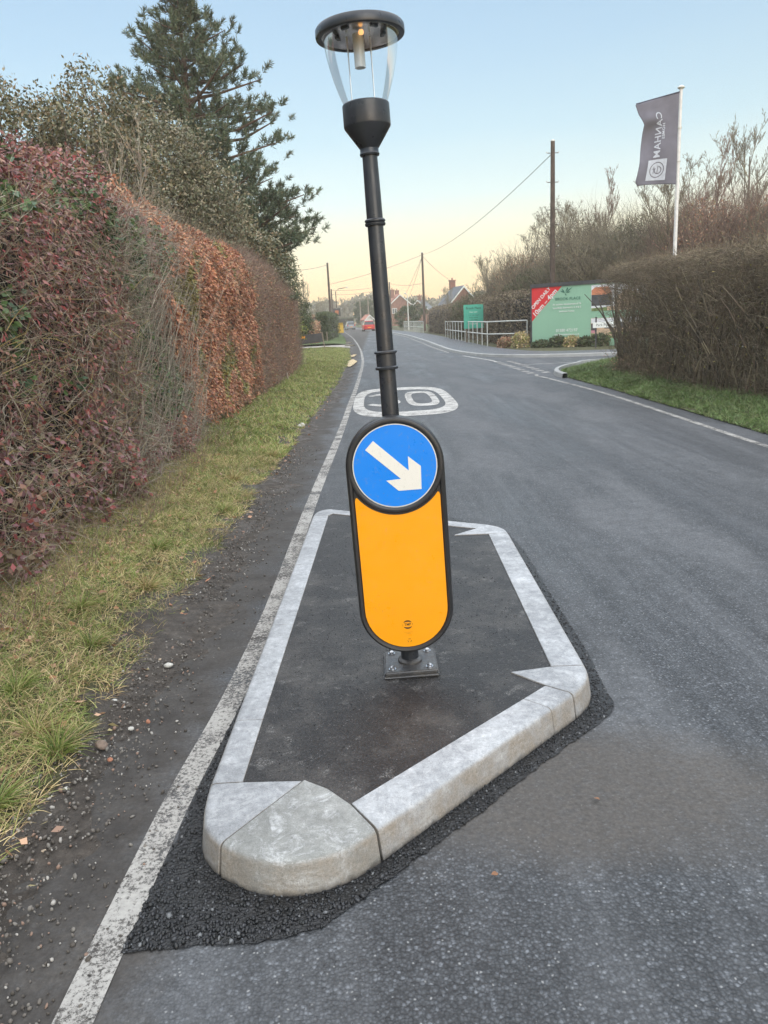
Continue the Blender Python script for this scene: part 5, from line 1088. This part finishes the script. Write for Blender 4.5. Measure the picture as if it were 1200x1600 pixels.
M['binyellow'] = plain('dull_yellow_bin', (.55, .34, .03), .6); gb = empty('grit_bin', (-4.75, 111, .05), 0, 'tall yellow bin on the far left verge', 'bin'); MB().add([(-.45, -.3, 0), (.45, -.3, 0), (.45, .3, 0), (-.45, .3, 0), (-.38, -.25, 1.15), (.38, -.25, 1.15), (.38, .25, 1.3), (-.38, .25, 1.3)], [(0, 3, 2, 1), (4, 5, 6, 7), (0, 1, 5, 4), (1, 2, 6, 5), (2, 3, 7, 6), (3, 0, 4, 7)]).build('body', M['binyellow'], gb, bevel=.04); MB().box((0, 0, 1.33), (.82, .6, .1)).build('lid', M['binyellow'], gb, bevel=.03)
tag(MB().tube([(-3.75, 62, 0), (-3.75, 62, .85)], .05, 8).build('marker_post', M['wood_pale']), 'short pale marker post before the dark hedge block', 'post')
def boxhedge(name, x0, x1, y0, y1, H, lab, mt, n, seed):
    t = empty(name, ((x0+x1)/2, (y0+y1)/2, 0), 0, lab, 'hedge'); cx, cy = (x0+x1)/2, (y0+y1)/2
    MB().box((0, 0, H/2-.05), (x1-x0-.25, y1-y0-.25, H-.2)).build('branch_mass', M['core'], t)
    f = rng.integers(0, 3, n); u, v = rng.uniform(-.5, .5, n), rng.uniform(0, 1, n); w_ = rng.uniform(-.5, .5, n)
    X = np.where(f == 1, .5*(rng.integers(0, 2, n)*2-1), u)*(x1-x0); Y = np.where(f == 0, -.5, w_)*(y1-y0); Z = np.where(f == 2, 1, v)*H+rng.normal(0, .05, n)
    pieces('leaves', [kites(np.stack([X+rng.normal(0, .06, n), Y+rng.normal(0, .06, n), np.maximum(Z, .02)], 1), rng.normal(size=(n, 3)), .14, .08)], M[mt], t); return t
boxhedge('garden_hedge', -8.2, -4.3, 57, 62, 1.6, 'low clipped brown hedge behind the black board sign', 'leaf_far', 7000, 1)
boxhedge('garden_hedge', -4.6, -3.75, 64, 84, 2.3, 'taller dark green clipped hedge block on the left bend', 'conifer', 8000, 2)
boxhedge('garden_hedge', -14, -5.6, 88, 96, 2.4, 'brownish hedge behind the left telegraph pole', 'leaf_far', 6000, 3)
leafy('conifer_shrub', 'small golden yellow conifer behind the low brown hedge', -6.3, 64, 2.9, [(0, 0, 1.6, .55, .55, 1.2)], 3500, .14, .08, 'lime', .3, trunkr=.05)
bare(-6.0, 70, 5.6, 0, 1.1, 'bare tree against the yellow sky between cypress and left pole', 1.0)
bare(-9.2, 120, 5.5, 2, 2.1, 'small bare tree behind the left telegraph pole', 1.2)
thick(-3.3, 27, .55, .75, 700, 'dark bramble clump at the foot of the far left hedge', 'twig_dark', 'holly', 1.2, 'bramble')
thick(-3.9, 32, .8, .9, 800, 'low bramble patch on the verge short of the black sign', 'twig_dark', 'conifer', 1.2, 'bramble')
thick(-7.6, 78, 1.8, 3.2, 900, 'reddish bare shrub behind the dark green hedge block', 'twig_red', 'leaf_far', 1.0)
# far right side
leafy('evergreen_shrub', 'rounded green bush at the far end of the right footway', 4.6, 106, 4.0, [(0, 0, 1.7, 1.7, 1.5, 1.7), (1.2, 0, 2.2, 1.3, 1.2, 1.6)], 7000, .2, .1, 'conifer', .5)
bare(9.2, 98, 5.4, 0, .3, 'small bare tree right of the slim telegraph pole', 1.2); bare(7.0, 140, 5.6, 2, 1.3, 'bare tree between the far brick house and the slim pole', 1.2)
leafy('evergreen_tree', 'dense dark evergreen block where the road bends out of sight', -1.9, 172, 7.0, [(0, 0, 3.0, 2.5, 2.0, 2.7), (-.8, 0, 4.4, 1.6, 1.5, 1.6), (1.1, 0, 4.6, 1.5, 1.5, 1.9)], 12000, .3, .16, 'conifer', .5)
for i, (x, y, h, lb) in enumerate(((-7.6, 205, 8, 'faint bare tree at the far end of the road'), (-10.5, 215, 7.4, 'faint bare tree left of the vanishing road'), (-14, 200, 8, 'faint bare tree far left behind the warning sign'), (3.5, 225, 8.5, 'faint bare tree behind the dark evergreen block'), (13, 210, 8, 'faint bare tree beyond the brick gabled house'))): bare(x, y, h, i % 3, i, lb, 1.4)
boxhedge('garden_hedge', -12, -4.8, 186, 190, 2.4, 'dark hedge closing the view behind the silver car', 'conifer', 3000, 5)
boxhedge('garden_hedge', .8, 2.6, 119, 150, 1.9, 'dark green roadside hedge behind the red car', 'conifer', 5000, 6)
n = 42000; x = rng.uniform(-230, 230, n); y = 300+.0006*x*x*0+rng.uniform(-6, 6, n); hh = 6+5*vnoise(x, y*0, 16, 3)+3*vnoise(x, y*0, 4, 4); z = hh*rng.uniform(size=n)**.7
tag(npmesh('distant_woodland', *kites(np.stack([x, y, z], 1), rng.normal(size=(n, 3)), 1.6, 1.0), M['twig']), 'continuous band of distant leafless woodland along the horizon', 'woodland', kind='stuff')
# planting under the hoarding
for i, (x, y, h, mt, lf, lb) in enumerate(((6.95, 32.85, .42, 'twig_dark', 'conifer', 'small green shrub at the left foot of the green hoarding'), (7.55, 32.35, .62, 'twig_dark', 'conifer', 'larger green shrub under the red corner text'), (8.05, 32.0, .60, 'twig_pale', 'grass_dry', 'tan tufted grass plant between green shrubs'), (8.5, 31.6, .55, 'twig_dark', 'conifer', 'green shrub under the telephone number'), (8.95, 31.25, .68, 'twig_dark', 'conifer', 'tallest green shrub beside the street name sign'), (6.25, 33.7, .9, 'twig_pale', 'grass_dry', 'straw coloured reedy clump beside the railing end'), (5.75, 34.6, .6, 'twig', 'leaf_far', 'rusty low plant behind the railing'))):
    thick(x, y, .36, h, 220, lb, mt, lf, 3.0, 'bed_plant')
# houses
def house(x, y, rz, w_, d, eave, ridge, lab, wall='brick', roof='slate', chim=((.0, .8),), wins=(), name='brick_house'):
    t = empty(name, (x, y, 0), rz, lab, 'house'); hw = w_/2
    MB().add([(-hw, 0, 0), (hw, 0, 0), (hw, 0, eave), (0, 0, ridge), (-hw, 0, eave), (-hw, d, 0), (hw, d, 0), (hw, d, eave), (0, d, ridge), (-hw, d, eave)], [(0, 1, 2, 3, 4), (5, 9, 8, 7, 6), (0, 5, 6, 1), (1, 6, 7, 2), (0, 4, 9, 5), (2, 7, 8, 3), (4, 3, 8, 9)]).build('wall', M[wall], t)
    k = (ridge-eave)/hw; rf = MB(); o_ = .35
    for s in (-1, 1):
        rf.add([(0, -.3, ridge+.06), (s*(hw+o_), -.3, eave-k*o_+.06), (s*(hw+o_), d+.3, eave-k*o_+.06), (0, d+.3, ridge+.06), (0, -.3, ridge+.22), (s*(hw+o_), -.3, eave-k*o_+.2), (s*(hw+o_), d+.3, eave-k*o_+.2), (0, d+.3, ridge+.22)], [(0, 1, 2, 3), (4, 7, 6, 5), (0, 4, 5, 1), (1, 5, 6, 2), (2, 6, 7, 3)])
    r_ = rf.build('roof', M[roof], t)
    bb = MB()
    for s in (-1, 1): bb.add([(0, -.36, ridge-.08), (s*(hw+o_), -.36, eave-k*o_-.1), (s*(hw+o_), -.36, eave-k*o_+.14), (0, -.36, ridge+.2), (0, -.31, ridge-.08), (s*(hw+o_), -.31, eave-k*o_-.1), (s*(hw+o_), -.31, eave-k*o_+.14), (0, -.31, ridge+.2)], [(0, 1, 2, 3), (4, 7, 6, 5), (0, 4, 5, 1), (3, 2, 6, 7)])
    bb.build('bargeboard', M['sill'], t)
    for cx, cy in chim: c = MB(); c.box((cx, cy, ridge+.3), (.8, .8, 1.8)); c.box((cx, cy, ridge+1.22), (.95, .95, .15)); ch = c.build('chimney', M[wall], r_); MB().lathe([(.14, ridge+1.3), (.11, ridge+1.65)], 10, (cx, cy, 0)).build('chimney_pot', M['tile_red'], ch)
    for wx, wz in wins: f = MB().box((wx, -.02, wz), (1.2, .06, 1.2)).build('window', M['sill'], t); MB().box((wx-.28, -.06, wz), (.46, .02, 1.0)).build('pane', M['window'], f); MB().box((wx+.28, -.06, wz), (.46, .02, 1.0)).build('pane', M['window'], f)
    return t
house(13.9, 122, R_(12), 5.0, 5.5, 3.1, 5.8, 'red brick gabled house with slate roof rising over the dark hedge', chim=((0, 5.5),), wins=((-1.4, 2.6), (1.4, 2.6)))
house(6.2, 185, R_(20), 6.5, 8, 4.3, 6.9, 'far brick house with two chimneys beside the lamp pole', roof='tile_red', chim=((-1.6, .5), (1.8, 6)), wins=((-1.4, 3.4), (1.4, 3.4)))
house(11.0, 195, R_(-15), 6, 8, 3.0, 5.6, 'small far house with dark roof right of the pale post lamp', chim=((0, 2),), wins=((0, 2.5),))
house(-.95, 160, R_(25), 1.7, 1.6, 1.8, 2.5, 'small white outbuilding with a pink tiled roof behind the red car', 'wall_white', 'tile_red', (), (), 'outbuilding')
# cars
def car(x, y, rz, paintcol, lab, nm):
    t = empty('car', (x, y, 0), rz, lab, 'car'); pm = plain(nm, paintcol, .25, .0, sc=1, var=.04)
    if 'car_tyre' not in M: M['car_tyre'] = plain('tyre_rubber', (.02, .02, .02), .8); M['tail'] = plain('tail_light', (.55, .02, .02), .2); M['carglass'] = plain('car_window', (.03, .035, .04), .08)
    L, W, st = 3.9, 1.70, []
    # body stations along y (rear at y=0): (y, half width, z low, z belt)
    for yy_, hw_, zl, zb in ((0, .74, .42, .86), (.06, .80, .28, .93), (.35, .845, .22, .97), (1.9, .85, .2, .95), (2.9, .845, .2, .90), (3.55, .80, .24, .78), (3.85, .66, .34, .62)):
        st.append([(yy_, -hw_*.94, zl), (yy_, -hw_, zl+.18), (yy_, -hw_, zb-.16), (yy_, -hw_*.93, zb), (yy_, hw_*.93, zb), (yy_, hw_, zb-.16), (yy_, hw_, zl+.18), (yy_, hw_*.94, zl)])
    m = MB(); n = 8; vs = [(p[1], p[0], p[2]) for s_1 in st for p in s_1]; m.add(vs, [(i*n+k, i*n+(k+1) % n, (i+1)*n+(k+1) % n, (i+1)*n+k) for i in range(len(st)-1) for k in range(n)]+[tuple(range(n)), tuple((len(st)-1)*n+k for k in range(n))])
    body = m.build('body', pm, t, smooth=True)
    m = MB(); cs = [(.10, .74, .90), (.42, .60, 1.42), (1.0, .60, 1.47), (2.0, .59, 1.44), (2.75, .70, .92)]
    base = [(y_, h_, .90) for y_, h_ in ((.10, .76), (.42, .78), (1.0, .79), (2.0, .79), (2.85, .74))]; vs = []
    for (y1, h1, z1), (y2, h2, z2) in zip(cs, base): vs += [(-h2, y2, z2), (-h1, y1, z1), (h1, y1, z1), (h2, y2, z2)]
    m.add(vs, [(i*4+k, i*4+k+1, (i+1)*4+k+1, (i+1)*4+k) for i in range(4) for k in range(3)]); m.build('windows', M['carglass'], t)
    MB().add([(-.60, .36, 1.40), (.60, .36, 1.40), (.61, 1.0, 1.47), (-.61, 1.0, 1.47), (.60, 2.05, 1.44), (-.60, 2.05, 1.44), (-.58, .36, 1.45), (.58, .36, 1.45), (.58, 1.0, 1.52), (-.58, 1.0, 1.52), (.57, 2.05, 1.49), (-.57, 2.05, 1.49)], [(6, 7, 8, 9), (9, 8, 10, 11), (0, 1, 7, 6), (1, 2, 8, 7), (2, 4, 10, 8), (4, 5, 11, 10), (3, 0, 6, 9), (5, 3, 9, 11)]).build('roof', pm, t)
    for sx in (-1, 1):
        MB().box((sx*.66, .0, .80), (.17, .12, .30)).build('tail_light', M['tail'], t, bevel=.02)
        MB().add([(sx*.79, .12, .9), (sx*.62, .40, 1.42), (sx*.63, .52, 1.43), (sx*.80, .30, .9)], [(0, 1, 2, 3)]).build('pillar', pm, t)
        for wy in (.72, 3.1):
            wh = MB().lathe([(.0, -.1), (.28, -.1), (.31, -.06), (.31, .06), (.28, .1), (.0, .1)], 20).build('wheel', M['car_tyre'], t, smooth=True); wh.data.transform(Matrix.Translation((sx*.74, wy, .31)) @ Matrix.Rotation(math.pi/2, 4, 'Y'))
            ri = MB().lathe([(.0, .0), (.18, .0), (.19, .02), (0, .03)], 14).build('rim', M['rail'], wh); ri.data.transform(Matrix.Translation((sx*.84, wy, .31)) @ Matrix.Rotation(sx*math.pi/2, 4, 'Y'))
    MB().box((0, -.015, .45), (1.45, .10, .20)).build('bumper', pm, t, bevel=.03); MB().box((0, -.075, .55), (.52, .012, .11)).build('number_plate', M['yellow'], t)
    return t
car(-.72, 117, R_(6), (.62, .03, .03), 'bright red hatchback far up the road, seen from behind', 'red_car_paint')
car(-4.35, 150, R_(10), (.30, .33, .36), 'small silver grey car furthest up the road, left of the red one', 'grey_car_paint')

# ------------------------------------------------------------------ evening haze
hz = MB().box((0, 185, 14.5), (620, 400, 33)).build('haze'); hz.location = (0, 0, 0); tag(hz, 'thin pale evening haze over the road and trees', 'haze', kind='stuff')
hm = bpy.data.materials.new('haze_air'); hm.use_nodes = True; hn = hm.node_tree; hn.nodes.clear(); ho = hn.nodes.new('ShaderNodeOutputMaterial'); hv = hn.nodes.new('ShaderNodeVolumePrincipled')
hv.inputs['Color'].default_value = (.97, .90, .80, 1); hv.inputs['Density'].default_value = .0013; hv.inputs['Anisotropy'].default_value = .2; hn.links.new(hv.outputs[0], ho.inputs['Volume']); hz.data.materials.append(hm)
scene.cycles.volume_bounces = 1
